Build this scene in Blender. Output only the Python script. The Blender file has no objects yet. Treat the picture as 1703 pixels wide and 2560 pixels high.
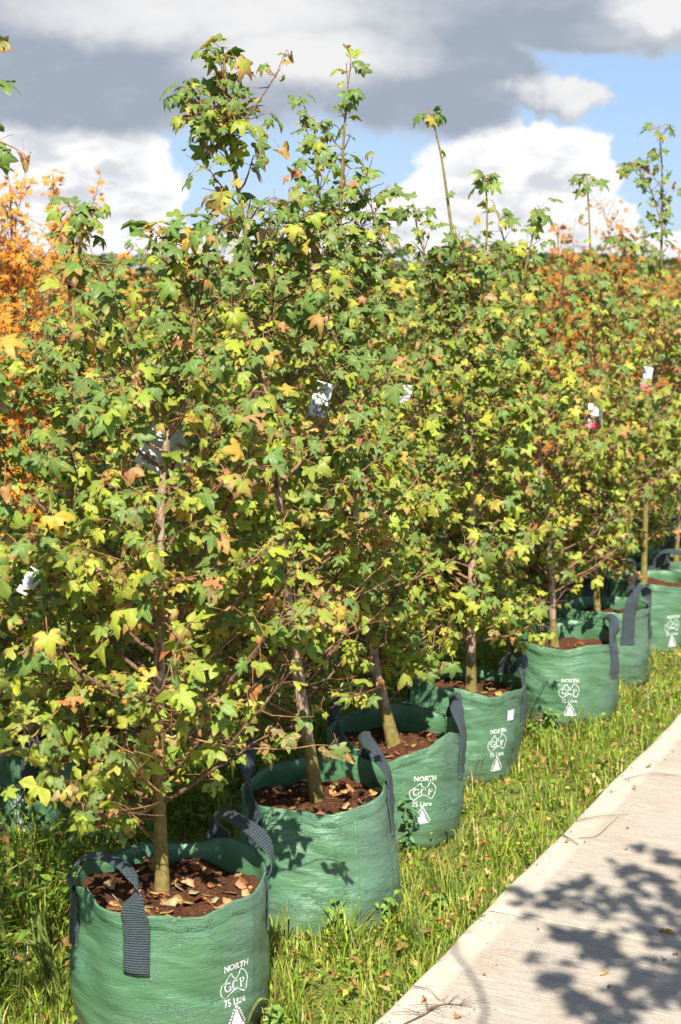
import bpy, math, random
import numpy as np
from mathutils import Vector, Matrix

random.seed(7)
rng = np.random.default_rng(7)
PI = math.pi
SC = bpy.context.scene
COL = SC.collection

# ------------------------------------------------------------------ camera
PW, PH, FPX = 1703.0, 2560.0, 3700.0
YAW, PITCH = math.radians(26.8), math.atan((1280 - 735) / FPX)
CAM = np.array([2.12, -3.245, 1.89])
CR = np.array([math.cos(YAW), math.sin(YAW), 0.0])
CF = np.array([-math.sin(YAW) * math.cos(PITCH), math.cos(YAW) * math.cos(PITCH), -math.sin(PITCH)])
CU = np.cross(CR, CF)
CFH = np.array([-math.sin(YAW), math.cos(YAW), 0.0])
cd = bpy.data.cameras.new('camera')
cam = bpy.data.objects.new('camera', cd)
COL.objects.link(cam)
cam.location = CAM
cam.rotation_euler = (PI / 2 - PITCH, 0, YAW)
cd.sensor_fit = 'VERTICAL'
cd.sensor_height = 36.0
cd.sensor_width = 24.0
cd.lens = 36.0 * FPX / PH
cd.clip_start, cd.clip_end = 0.05, 5000
cd.dof.use_dof = True
cd.dof.focus_distance = 4.25
cd.dof.aperture_fstop = 4.8
SC.camera = cam

# ------------------------------------------------------------------ sun, exposure
SUN_EL, SUN_SIDE = math.radians(48), math.radians(0)
sh = -CFH * math.cos(SUN_SIDE) - CR * math.sin(SUN_SIDE)
SUN = np.array([sh[0] * math.cos(SUN_EL), sh[1] * math.cos(SUN_EL), math.sin(SUN_EL)])
sl = bpy.data.lights.new('sun', 'SUN')
sl.energy = 5.0
sl.angle = math.radians(0.53)
sl.color = (1.0, 0.95, 0.86)
so = bpy.data.objects.new('sun', sl)
COL.objects.link(so)
so.rotation_euler = Vector(SUN).to_track_quat('Z', 'Y').to_euler()
SC.view_settings.view_transform = 'Standard'
SC.view_settings.look = 'None'
SC.view_settings.gamma = 1.0
SC.view_settings.use_curve_mapping = False
SC.view_settings.exposure = 0.92
SC.cycles.max_bounces = 6
SC.cycles.diffuse_bounces = 2
SC.cycles.glossy_bounces = 2
SC.cycles.transmission_bounces = 3
SC.cycles.use_adaptive_sampling = True
SC.cycles.adaptive_threshold = 0.02


def ray(px, py):
    d = CF + CR * (px - PW / 2) / FPX - CU * (py - PH / 2) / FPX
    return d


def at(px, py, depth):
    """point seen at a photo pixel, at a distance along the view axis"""
    return CAM + ray(px, py) * depth


def on_z(px, py, z):
    d = ray(px, py)
    return CAM + d * ((z - CAM[2]) / d[2])


def depth_of(p):
    return float(np.dot(np.asarray(p) - CAM, CF))


def to_px(P):
    q = np.atleast_2d(P) - CAM
    d = q @ CF
    return np.stack([PW / 2 + FPX * (q @ CR) / d, PH / 2 - FPX * (q @ CU) / d, d], 1)


# ------------------------------------------------------------------ world: daylight sky with clouds
class NG:
    def __init__(self, tree):
        self.t = tree
        self.n = tree.nodes
        self.l = tree.links

    def new(self, typ, **kw):
        n = self.n.new(typ)
        for k, v in kw.items():
            setattr(n, k, v)
        return n

    def put(self, sock, v):
        if isinstance(v, bpy.types.NodeSocket):
            self.l.new(v, sock)
        else:
            sock.default_value = v

    def m(self, op, a, b=None, c=None, clamp=False):
        n = self.new('ShaderNodeMath', operation=op, use_clamp=clamp)
        for i, v in enumerate((a, b, c)):
            if v is not None:
                self.put(n.inputs[i], v)
        return n.outputs[0]

    def sm(self, x, lo, hi):
        n = self.new('ShaderNodeMapRange', interpolation_type='SMOOTHSTEP')
        self.put(n.inputs[0], x)
        n.inputs[1].default_value, n.inputs[2].default_value = lo, hi
        return n.outputs[0]

    def mix(self, f, a, b, blend='MIX'):
        n = self.new('ShaderNodeMix', data_type='RGBA', blend_type=blend)
        self.put(n.inputs[0], f)
        for s, v in ((n.inputs[6], a), (n.inputs[7], b)):
            if isinstance(v, tuple) and len(v) == 3:
                v = v + (1.0,)
            self.put(s, v)
        return n.outputs[2]

    def noise(self, vec, scale, detail=3.0, rough=0.5, out=0):
        n = self.new('ShaderNodeTexNoise')
        if vec is not None:
            self.l.new(vec, n.inputs['Vector'])
        n.inputs['Scale'].default_value = scale
        n.inputs['Detail'].default_value = detail
        n.inputs['Roughness'].default_value = rough
        return n.outputs[out]

    def scale(self, vec, s):
        n = self.new('ShaderNodeVectorMath', operation='MULTIPLY')
        self.l.new(vec, n.inputs[0])
        n.inputs[1].default_value = s
        return n.outputs[0]


wd = bpy.data.worlds.new('World')
SC.world = wd
wd.use_nodes = True
wd.node_tree.nodes.clear()
g = NG(wd.node_tree)
sky = g.new('ShaderNodeTexSky', sky_type='NISHITA', sun_disc=False)
sky.sun_elevation = SUN_EL
sky.sun_rotation = math.atan2(SUN[0], SUN[1])
sky.air_density, sky.dust_density, sky.ozone_density = 1.0, 0.6, 2.0
tc = g.new('ShaderNodeTexCoord')
vr = g.new('ShaderNodeVectorRotate', rotation_type='Z_AXIS')
g.l.new(tc.outputs['Generated'], vr.inputs['Vector'])
vr.inputs['Angle'].default_value = -YAW
sp = g.new('ShaderNodeSeparateXYZ')
g.l.new(vr.outputs[0], sp.inputs[0])
dirv = vr.outputs[0]
az = g.m('ARCTAN2', sp.outputs[0], sp.outputs[1])
el = g.m('ARCSINE', sp.outputs[2])
w1 = g.new('ShaderNodeTexNoise')
g.l.new(g.scale(dirv, (1, 1, 1.5)), w1.inputs['Vector'])
w1.inputs['Scale'].default_value, w1.inputs['Detail'].default_value, w1.inputs['Roughness'].default_value = 13, 8, 0.63
wsep = g.new('ShaderNodeSeparateColor')
g.l.new(w1.outputs['Color'], wsep.inputs[0])
w2 = g.noise(g.scale(dirv, (1, 1, 2.2)), 30, 5, 0.6)
w3 = g.noise(g.scale(dirv, (1, 1, 2.6)), 7, 4, 0.55)


def warp(c, k, amt):
    return g.m('MULTIPLY_ADD', g.m('SUBTRACT', wsep.outputs[k], 0.5), amt, c)


def angles(px, py):
    d = ray(px, py)
    d = d / np.linalg.norm(d)
    return math.atan2(d @ CR, d @ CFH), math.asin(d[2])


def blob(u, v, px, py, rx, ry):
    a, e = angles(px, py)
    A = g.m('DIVIDE', g.m('SUBTRACT', u, a), rx / FPX)
    B = g.m('DIVIDE', g.m('SUBTRACT', v, e), ry / FPX)
    return g.m('SUBTRACT', 1.0, g.m('SQRT', g.m('ADD', g.m('MULTIPLY', A, A), g.m('MULTIPLY', B, B))))


def union(lst):
    r = lst[0]
    for x in lst[1:]:
        r = g.m('MAXIMUM', r, x)
    return r


# crisp cumulus heads
uc, vc = warp(az, 0, 0.075), warp(el, 1, 0.055)
cum = union([blob(uc, vc, *b) for b in ((1230, 500, 230, 190), (1390, 480, 200, 170), (1110, 570, 190, 130), (1500, 560, 120, 120), (1700, 640, 200, 70),
                                        (170, 440, 300, 200), (20, 400, 260, 150), (330, 520, 150, 120), (650, 660, 420, 90), (940, 600, 200, 110),
                                        (-500, 480, 500, 160), (2300, 520, 400, 150))])
m_cum = g.sm(cum, 0.0, 0.11)
# soft grey sheet above
us, vs = warp(az, 0, 0.11), warp(el, 2, 0.05)
sheet = union([blob(us, vs, *b) for b in ((250, 110, 900, 235), (1060, 180, 330, 175), (1650, -10, 800, 130), (-900, 150, 900, 260), (2600, -40, 700, 160), (1390, 235, 120, 50), (760, -500, 1700, 560))])
m_sheet = g.sm(sheet, -0.03, 0.22)
# broken cloud over the rest of the sky
ngen = g.noise(dirv, 3.2, 5, 0.55)
m_gen = g.m('MULTIPLY', g.sm(ngen, 0.54, 0.66), g.sm(g.m('ABSOLUTE', az), 0.45, 0.8))
m_gen2 = g.m('MULTIPLY', g.sm(ngen, 0.56, 0.68), g.sm(el, 0.3, 0.5))
m_gen = g.m('MULTIPLY', g.m('MAXIMUM', m_gen, m_gen2), g.sm(el, -0.02, 0.05))
WHITE = (7.0, 6.95, 6.9, 1)
GREYC = (2.45, 2.85, 3.45, 1)
LGREY = (4.5, 4.75, 5.15, 1)
c_cum = g.mix(g.m('MULTIPLY', g.sm(w2, 0.42, 0.66), g.sm(cum, 0.12, 0.7)), WHITE, LGREY)
bright = union([blob(us, vs, *b) for b in ((520, 20, 620, 120), (1700, 10, 160, 70), (760, 130, 330, 100), (1420, 225, 130, 60), (760, -500, 1700, 460))])
fb = g.m('MULTIPLY', g.m('ADD', g.sm(bright, -0.1, 0.65), g.m('ADD', g.m('MULTIPLY', g.sm(w3, 0.45, 0.75), 0.5), g.m('MULTIPLY', g.m('SUBTRACT', w2, 0.5), 0.5))), 0.95, clamp=True)
c_sheet = g.mix(fb, GREYC, (5.9, 5.9, 5.95, 1))
edge_lit = g.sm(sheet, 0.26, 0.02)
c_sheet = g.mix(g.m('MULTIPLY', edge_lit, 0.35), c_sheet, (5.3, 5.4, 5.6, 1))
BLUE = g.mix(g.m('MULTIPLY', g.sm(el, 0.7, 0.1), 0.62), sky.outputs[0], (2.5, 3.75, 6.2, 1))
c = g.mix(m_gen, BLUE, g.mix(g.sm(w3, 0.4, 0.7), (5.6, 5.6, 5.7, 1), GREYC))
c = g.mix(m_cum, c, c_cum)
c = g.mix(m_sheet, c, c_sheet)
bg = g.new('ShaderNodeBackground')
g.l.new(c, bg.inputs[0])
bg.inputs[1].default_value = 0.080
wo = g.new('ShaderNodeOutputWorld')
g.l.new(bg.outputs[0], wo.inputs[0])


# ------------------------------------------------------------------ helpers
def np_mesh(name, V, F, mats, midx=None, smooth=False, attrs=None):
    """triangle mesh from arrays; attrs: {name: (N,) float or (N,4) colour}"""
    me = bpy.data.meshes.new(name)
    V = np.asarray(V, np.float32)
    F = np.asarray(F, np.int32).reshape(-1, 3)
    me.vertices.add(len(V))
    me.vertices.foreach_set('co', V.ravel())
    me.loops.add(F.size)
    me.loops.foreach_set('vertex_index', F.ravel())
    me.polygons.add(len(F))
    me.polygons.foreach_set('loop_start', np.arange(0, F.size, 3, dtype=np.int32))
    if smooth:
        me.polygons.foreach_set('use_smooth', np.ones(len(F), bool))
    for m in mats:
        me.materials.append(m)
    if midx is not None:
        me.polygons.foreach_set('material_index', np.asarray(midx, np.int32))
    for k, a in (attrs or {}).items():
        a = np.asarray(a, np.float32)
        if a.ndim == 1:
            me.attributes.new(k, 'FLOAT', 'POINT').data.foreach_set('value', a)
        else:
            me.attributes.new(k, 'FLOAT_COLOR', 'POINT').data.foreach_set('color', a.ravel())
    me.update()
    return me


def link(name, data, parent=None, loc=None):
    o = bpy.data.objects.new(name, data)
    COL.objects.link(o)
    if parent is not None:
        o.parent = parent
    if loc is not None:
        o.location = loc
    return o


def tag(o, label=None, cat=None, group=None, kind=None):
    if label:
        o['label'] = label
    if cat:
        o['category'] = cat
    if group:
        o['group'] = group
    if kind:
        o['kind'] = kind
    return o


class Geo:
    """collects triangle geometry"""
    def __init__(self):
        self.V, self.F, self.M, self.A, self.n = [], [], [], {}, 0

    def add(self, V, F, m=0, **attrs):
        V = np.asarray(V, float)
        F = np.asarray(F, int).reshape(-1, 3)
        self.V.append(V)
        self.F.append(F + self.n)
        self.M.append(np.full(len(F), m))
        self.n += len(V)
        for k, a in attrs.items():
            a = np.asarray(a, float)
            if a.ndim == 0:
                a = np.full(len(V), float(a))
            self.A.setdefault(k, []).append(a)

    def mesh(self, name, mats, smooth=False):
        if not self.V:
            self.add([(0, 0, 0), (0, 0, 0), (0, 0, 0)], [(0, 1, 2)])
        return np_mesh(name, np.concatenate(self.V), np.concatenate(self.F), mats, np.concatenate(self.M), smooth,
                       {k: np.concatenate(a) for k, a in self.A.items()})


def grid_faces(n, m, wrap=False):
    """faces of an n x m vertex grid (m wraps round when wrap)"""
    F = []
    i = np.arange(n - 1)[:, None]
    j = np.arange(m if wrap else m - 1)[None, :]
    a = i * m + j
    b = i * m + (j + 1) % m
    c_ = (i + 1) * m + (j + 1) % m
    d = (i + 1) * m + j
    a, b, c_, d = [x + 0 * a for x in (a, b, c_, d)]
    return np.concatenate([np.stack([a, b, c_], -1).reshape(-1, 3), np.stack([a, c_, d], -1).reshape(-1, 3)])


def unit(v):
    v = np.asarray(v, float)
    return v / (np.linalg.norm(v) + 1e-12)


def catmull(P, n):
    P = np.asarray(P, float)
    if len(P) < 3:
        t = np.linspace(0, 1, n)[:, None]
        return P[0] * (1 - t) + P[-1] * t
    Q = np.vstack([2 * P[0] - P[1], P, 2 * P[-1] - P[-2]])
    L = np.concatenate([[0], np.cumsum(np.linalg.norm(np.diff(P, axis=0), axis=1))])
    out = []
    for s in np.linspace(0, L[-1], n):
        k = min(max(int(np.searchsorted(L, s, 'right')) - 1, 0), len(P) - 2)
        t = (s - L[k]) / max(L[k + 1] - L[k], 1e-9)
        a, b, c_, d = Q[k], Q[k + 1], Q[k + 2], Q[k + 3]
        out.append(0.5 * (2 * b + (c_ - a) * t + (2 * a - 5 * b + 4 * c_ - d) * t * t + (3 * b - a - 3 * c_ + d) * t ** 3))
    return np.array(out)


def tube(P, R, sides=6, cap=True):
    P = np.asarray(P, float)
    n = len(P)
    R = np.broadcast_to(np.asarray(R, float), (n,)) if np.ndim(R) < 2 else np.asarray(R)
    T = np.gradient(P, axis=0)
    T /= np.linalg.norm(T, axis=1)[:, None] + 1e-12
    a = np.cross(T[0], (0.31, 0.87, 0.38))
    a = unit(a)
    V = []
    th = np.arange(sides) * 2 * PI / sides
    for i in range(n):
        a = unit(a - T[i] * np.dot(a, T[i]))
        b = np.cross(T[i], a)
        r = R[i] if np.ndim(R[i]) else np.full(sides, R[i])
        V.append(P[i] + r[:, None] * (np.cos(th)[:, None] * a + np.sin(th)[:, None] * b))
    V = np.concatenate(V)
    F = grid_faces(n, sides, True)
    if cap:
        V = np.vstack([V, P[-1] + T[-1] * np.mean(R[-1]) * 0.5])
        k = (n - 1) * sides
        F = np.vstack([F, [(k + j, k + (j + 1) % sides, len(V) - 1) for j in range(sides)]])
    return V, F


FACES = {}


def thin_tube(P, R, sides):
    """a plain tapering twig"""
    P = np.asarray(P, float)
    n = len(P)
    T = np.empty_like(P)
    T[1:-1] = P[2:] - P[:-2]
    T[0], T[-1] = P[1] - P[0], P[-1] - P[-2]
    ref = np.array([0.3, 0.1, 0.95]) if abs(T[0][2]) < abs(T[0][0]) + abs(T[0][1]) else np.array([0.9, 0.3, 0.1])
    a = np.cross(T, ref)
    a /= np.linalg.norm(a, axis=1)[:, None] + 1e-12
    b = np.cross(T, a)
    b /= np.linalg.norm(b, axis=1)[:, None] + 1e-12
    th = np.arange(sides) * 2 * PI / sides
    V = P[:, None] + np.asarray(R)[:, None, None] * (np.cos(th)[None, :, None] * a[:, None] + np.sin(th)[None, :, None] * b[:, None])
    if (n, sides) not in FACES:
        FACES[(n, sides)] = grid_faces(n, sides, True)
    return V.reshape(-1, 3), FACES[(n, sides)]


# ------------------------------------------------------------------ materials
def new_mat(name):
    m = bpy.data.materials.new(name)
    m.use_nodes = True
    m.node_tree.nodes.clear()
    gg = NG(m.node_tree)
    out = gg.new('ShaderNodeOutputMaterial')
    bs = gg.new('ShaderNodeBsdfPrincipled')
    gg.l.new(bs.outputs[0], out.inputs[0])
    return m, gg, bs, out


def bump(gg, h, strength, dist):
    n = gg.new('ShaderNodeBump')
    gg.l.new(h, n.inputs['Height'])
    n.inputs['Strength'].default_value = strength
    n.inputs['Distance'].default_value = dist
    return n.outputs[0]


def attr(gg, name, out='Fac'):
    n = gg.new('ShaderNodeAttribute')
    n.attribute_name = name
    return n.outputs[out]


def geo_pos(gg):
    return gg.new('ShaderNodeNewGeometry').outputs['Position']


def plain(name, col, rough=0.6, spec=0.4, nscale=0, namt=0.0, bscale=0, bamt=0.0):
    m, gg, bs, _ = new_mat(name)
    bs.inputs['Roughness'].default_value = rough
    bs.inputs['Specular IOR Level'].default_value = spec
    pos = geo_pos(gg)
    if nscale:
        n = gg.noise(pos, nscale, 5, 0.6)
        lo = tuple(x * (1 - namt) for x in col)
        hi = tuple(min(1, x * (1 + namt)) for x in col)
        gg.l.new(gg.mix(gg.sm(n, 0.3, 0.7), lo, hi), bs.inputs['Base Color'])
    else:
        bs.inputs['Base Color'].default_value = col + (1,)
    if bscale:
        gg.l.new(bump(gg, gg.noise(pos, bscale, 4, 0.6), 0.7, bamt), bs.inputs['Normal'])
    return m


def leaf_material(name, per_object, transl=0.30, spec=0.28, rough=0.42):
    m, gg, bs, out = new_mat(name)
    pos = geo_pos(gg)
    if per_object:
        oi = gg.new('ShaderNodeObjectInfo')
        tint, red = oi.outputs['Color'], oi.outputs['Alpha']
    else:
        a = gg.new('ShaderNodeAttribute')
        a.attribute_name = 'tint'
        tint, red = a.outputs['Color'], a.outputs['Alpha']
    edge, vein = attr(gg, 'edge'), attr(gg, 'vein')
    n1 = gg.noise(pos, 55, 4, 0.6)
    n2 = gg.noise(pos, 190, 3, 0.6)
    col = gg.mix(gg.sm(n1, 0.25, 0.75), gg.mix(1.0, tint, (0.80, 0.86, 0.74), 'MULTIPLY'), gg.mix(1.0, tint, (1.22, 1.12, 1.05), 'MULTIPLY'))
    # yellowing between the veins, red and brown scorch that starts at the lobe tips
    f = gg.m('ADD', gg.m('ADD', edge, gg.m('MULTIPLY', gg.m('SUBTRACT', n1, 0.5), 1.3)), gg.m('SUBTRACT', gg.m('MULTIPLY', red, 1.35), 1.3))
    col = gg.mix(gg.sm(f, -0.28, 0.06), col, gg.mix(0.6, col, (0.50, 0.34, 0.05)))
    col = gg.mix(gg.sm(f, 0.0, 0.24), col, (0.46, 0.13, 0.06))
    col = gg.mix(gg.sm(f, 0.26, 0.5), col, (0.17, 0.06, 0.03))
    col = gg.mix(gg.m('MULTIPLY', gg.sm(n2, 0.70, 0.78), 0.55), col, (0.16, 0.08, 0.03))
    col = gg.mix(gg.m('MULTIPLY', gg.m('POWER', vein, 9.0), 0.45), col, (0.42, 0.46, 0.16))
    back = gg.new('ShaderNodeNewGeometry').outputs['Backfacing']
    col = gg.mix(gg.m('MULTIPLY', back, 0.3), col, (0.27, 0.33, 0.09))
    gg.l.new(col, bs.inputs['Base Color'])
    bs.inputs['Roughness'].default_value = rough
    bs.inputs['Specular IOR Level'].default_value = spec
    gg.l.new(bump(gg, gg.m('POWER', vein, 4.0), 0.5, 0.0018), bs.inputs['Normal'])
    tr = gg.new('ShaderNodeBsdfTranslucent')
    gg.l.new(gg.mix(1.0, col, (1.15, 1.2, 0.55), 'MULTIPLY'), tr.inputs[0])
    mx = gg.new('ShaderNodeMixShader')
    mx.inputs[0].default_value = transl
    gg.l.new(bs.outputs[0], mx.inputs[1])
    gg.l.new(tr.outputs[0], mx.inputs[2])
    gg.l.new(mx.outputs[0], out.inputs[0])
    return m


M_LEAF_O = leaf_material('leaf_single', True)
M_LEAF_S = leaf_material('leaf_mass', False)
M_PETIOLE = plain('petiole', (0.34, 0.16, 0.07), 0.5, 0.4, 60, 0.4)
M_TWIG = plain('twig', (0.155, 0.085, 0.05), 0.7, 0.3, 90, 0.45, 300, 0.002)
M_SHOOT = plain('young_shoot', (0.27, 0.14, 0.06), 0.55, 0.4, 60, 0.4)


def bark_material():
    m, gg, bs, _ = new_mat('sweetgum_bark')
    pos = geo_pos(gg)
    cork = attr(gg, 'cork')
    st = gg.scale(pos, (1, 1, 0.28))
    n1 = gg.noise(st, 120, 6, 0.65)
    n2 = gg.noise(pos, 35, 4, 0.6)
    corkc = gg.mix(gg.sm(n1, 0.32, 0.68), (0.20, 0.125, 0.078), (0.52, 0.385, 0.265))
    ol = gg.mix(gg.sm(n2, 0.3, 0.7), (0.15, 0.12, 0.028), (0.25, 0.195, 0.06))
    lent = gg.sm(gg.noise(gg.scale(pos, (1, 1, 2.6)), 95, 2, 0.5), 0.63, 0.68)
    ol = gg.mix(lent, ol, (0.34, 0.26, 0.15))
    f = gg.sm(gg.m('ADD', cork, gg.m('MULTIPLY', gg.m('SUBTRACT', n2, 0.5), 0.7)), 0.4, 0.6)
    gg.l.new(gg.mix(f, ol, corkc), bs.inputs['Base Color'])
    bs.inputs['Roughness'].default_value = 0.75
    bs.inputs['Specular IOR Level'].default_value = 0.25
    gg.l.new(bump(gg, gg.m('MULTIPLY', n1, gg.m('ADD', f, 0.12)), 1.0, 0.006), bs.inputs['Normal'])
    return m


M_BARK = bark_material()


def bag_material():
    m, gg, bs, _ = new_mat('woven_green_poly')
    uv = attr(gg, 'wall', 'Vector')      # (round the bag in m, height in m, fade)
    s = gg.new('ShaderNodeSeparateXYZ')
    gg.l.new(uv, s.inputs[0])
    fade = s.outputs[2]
    cmb = gg.new('ShaderNodeCombineXYZ')
    gg.l.new(s.outputs[0], cmb.inputs[0])
    gg.l.new(s.outputs[1], cmb.inputs[1])
    u = cmb.outputs[0]
    weave = gg.m('MULTIPLY', gg.m('SINE', gg.m('MULTIPLY', s.outputs[0], 2 * PI / 0.0028)), gg.m('SINE', gg.m('MULTIPLY', s.outputs[1], 2 * PI / 0.0028)))
    cre0 = gg.noise(gg.scale(u, (6, 34, 1)), 1.0, 5, 0.6)
    cre = cre0
    cre2 = gg.noise(gg.scale(u, (26, 170, 1)), 1.0, 4, 0.6)
    big = gg.noise(gg.scale(u, (7, 11, 1)), 1.0, 4, 0.5)
    spk = gg.noise(gg.scale(u, (300, 300, 1)), 1.0, 2, 0.5)
    col = gg.mix(gg.sm(cre, 0.2, 0.8), (0.056, 0.160, 0.064), (0.090, 0.213, 0.094))
    col = gg.mix(gg.m('MULTIPLY', gg.sm(big, 0.4, 0.75), 0.35), col, (0.105, 0.25, 0.150))
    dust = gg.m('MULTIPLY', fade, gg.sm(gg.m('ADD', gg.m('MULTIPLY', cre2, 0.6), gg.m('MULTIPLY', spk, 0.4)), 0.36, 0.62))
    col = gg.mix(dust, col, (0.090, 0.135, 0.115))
    col = gg.mix(gg.m('MULTIPLY', gg.sm(spk, 0.56, 0.70), 0.42), col, (0.22, 0.34, 0.26))
    wr = gg.m('MULTIPLY', gg.sm(gg.m('ABSOLUTE', gg.m('SUBTRACT', cre0, 0.5)), 0.02, 0.0), gg.sm(big, 0.45, 0.6))
    col = gg.mix(gg.m('MULTIPLY', wr, 0.4), col, (0.02, 0.075, 0.04))
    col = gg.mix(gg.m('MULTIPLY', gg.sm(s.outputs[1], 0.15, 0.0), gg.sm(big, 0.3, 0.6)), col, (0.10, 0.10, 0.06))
    gg.l.new(col, bs.inputs['Base Color'])
    bs.inputs['Specular IOR Level'].default_value = 0.65
    gg.l.new(gg.m('ADD', gg.m('MULTIPLY', cre2, 0.22), 0.27), bs.inputs['Roughness'])
    h = gg.m('ADD', gg.m('ADD', gg.m('ADD', gg.m('MULTIPLY', cre, 0.9), gg.m('SUBTRACT', gg.m('MULTIPLY', big, 2.2), gg.m('MULTIPLY', wr, 0.5))), gg.m('MULTIPLY', cre2, 0.35)), gg.m('MULTIPLY', weave, 0.035))
    gg.l.new(bump(gg, h, 0.6, 0.007), bs.inputs['Normal'])
    return m


M_BAG = bag_material()


def strap_material():
    m, gg, bs, _ = new_mat('slate_webbing')
    s = gg.new('ShaderNodeSeparateXYZ')
    gg.l.new(attr(gg, 'wall', 'Vector'), s.inputs[0])
    a = gg.m('MULTIPLY', s.outputs[0], 2 * PI / 0.0075)
    b = gg.m('MULTIPLY', s.outputs[1], 2 * PI / 0.0062)
    k = gg.m('MULTIPLY', gg.m('SINE', a), gg.m('SINE', gg.m('ADD', b, gg.m('MULTIPLY', gg.m('SINE', a), 1.2))))
    pos = geo_pos(gg)
    n = gg.noise(pos, 260, 3, 0.6)
    f = gg.sm(gg.m('ADD', k, gg.m('MULTIPLY', n, 0.9)), -0.2, 1.1)
    gg.l.new(gg.mix(f, (0.013, 0.021, 0.026), (0.115, 0.155, 0.17)), bs.inputs['Base Color'])
    bs.inputs['Roughness'].default_value = 0.42
    bs.inputs['Specular IOR Level'].default_value = 0.55
    gg.l.new(bump(gg, gg.m('ADD', k, n), 1.0, 0.0022), bs.inputs['Normal'])
    return m


M_STRAP = strap_material()
M_PRINT, _g, _b, _o = new_mat('white_print')
_n = _g.noise(geo_pos(_g), 240, 4, 0.7)
_g.l.new(_g.mix(_g.sm(_n, 0.56, 0.68), (0.66, 0.68, 0.63), (0.20, 0.32, 0.24)), _b.inputs['Base Color'])
_b.inputs['Roughness'].default_value = 0.6
M_STITCH = plain('stitching', (0.02, 0.075, 0.04), 0.7, 0.2)


def soil_material():
    m, gg, bs, _ = new_mat('bark_mulch')
    pos = geo_pos(gg)
    n1 = gg.noise(pos, 120, 6, 0.7)
    n2 = gg.noise(pos, 22, 4, 0.6)
    c1 = gg.mix(gg.sm(n1, 0.32, 0.68), (0.045, 0.021, 0.012), (0.25, 0.10, 0.048))
    gg.l.new(gg.mix(gg.m('MULTIPLY', gg.sm(n2, 0.45, 0.7), 0.5), c1, (0.075, 0.036, 0.02)), bs.inputs['Base Color'])
    bs.inputs['Roughness'].default_value = 0.9
    bs.inputs['Specular IOR Level'].default_value = 0.15
    gg.l.new(bump(gg, n1, 1.0, 0.02), bs.inputs['Normal'])
    return m


M_SOIL = soil_material()


def chip_material():
    m, gg, bs, _ = new_mat('dry_leaf_litter')
    oi = gg.new('ShaderNodeObjectInfo')
    n = gg.noise(geo_pos(gg), 110, 4, 0.6)
    col = gg.mix(gg.sm(n, 0.3, 0.7), gg.mix(1.0, oi.outputs['Color'], (0.6, 0.5, 0.45), 'MULTIPLY'), oi.outputs['Color'])
    gg.l.new(col, bs.inputs['Base Color'])
    bs.inputs['Roughness'].default_value = 0.65
    bs.inputs['Specular IOR Level'].default_value = 0.3
    return m


M_CHIP = chip_material()


def tint_material(name, rough, spec, transl):
    m, gg, bs, out = new_mat(name)
    a = attr(gg, 'tint', 'Color')
    n = gg.noise(geo_pos(gg), 60, 3, 0.5)
    col = gg.mix(gg.sm(n, 0.3, 0.7), gg.mix(1.0, a, (0.78, 0.78, 0.78), 'MULTIPLY'), gg.mix(1.0, a, (1.2, 1.2, 1.15), 'MULTIPLY'))
    gg.l.new(col, bs.inputs['Base Color'])
    bs.inputs['Roughness'].default_value = rough
    bs.inputs['Specular IOR Level'].default_value = spec
    tr = gg.new('ShaderNodeBsdfTranslucent')
    gg.l.new(gg.mix(1.0, col, (1.1, 1.2, 0.6), 'MULTIPLY'), tr.inputs[0])
    mx = gg.new('ShaderNodeMixShader')
    mx.inputs[0].default_value = transl
    gg.l.new(bs.outputs[0], mx.inputs[1])
    gg.l.new(tr.outputs[0], mx.inputs[2])
    gg.l.new(mx.outputs[0], out.inputs[0])
    return m


M_GRASS = tint_material('grass_blades', 0.5, 0.35, 0.33)
M_LITTER = tint_material('litter_mass', 0.8, 0.2, 0.05)


def ground_material():
    m, gg, bs, _ = new_mat('ground_soil_and_thatch')
    pos = geo_pos(gg)
    n1 = gg.noise(pos, 26, 6, 0.65)
    n2 = gg.noise(pos, 3.1, 4, 0.6)
    n3 = gg.noise(pos, 90, 4, 0.6)
    soil = gg.mix(gg.sm(n1, 0.3, 0.7), (0.035, 0.026, 0.014), (0.10, 0.075, 0.036))
    green = gg.mix(gg.sm(n3, 0.3, 0.7), (0.09, 0.125, 0.022), (0.24, 0.26, 0.06))
    gg.l.new(gg.mix(gg.sm(n2, 0.2, 0.5), soil, green), bs.inputs['Base Color'])
    bs.inputs['Roughness'].default_value = 0.95
    bs.inputs['Specular IOR Level'].default_value = 0.1
    gg.l.new(bump(gg, n3, 0.8, 0.02), bs.inputs['Normal'])
    return m


M_GROUND = ground_material()
PATH_Z = 0.03
PATH_X, PATH_X2 = float(on_z(1320, 2165, PATH_Z)[0]), 2.45


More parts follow.
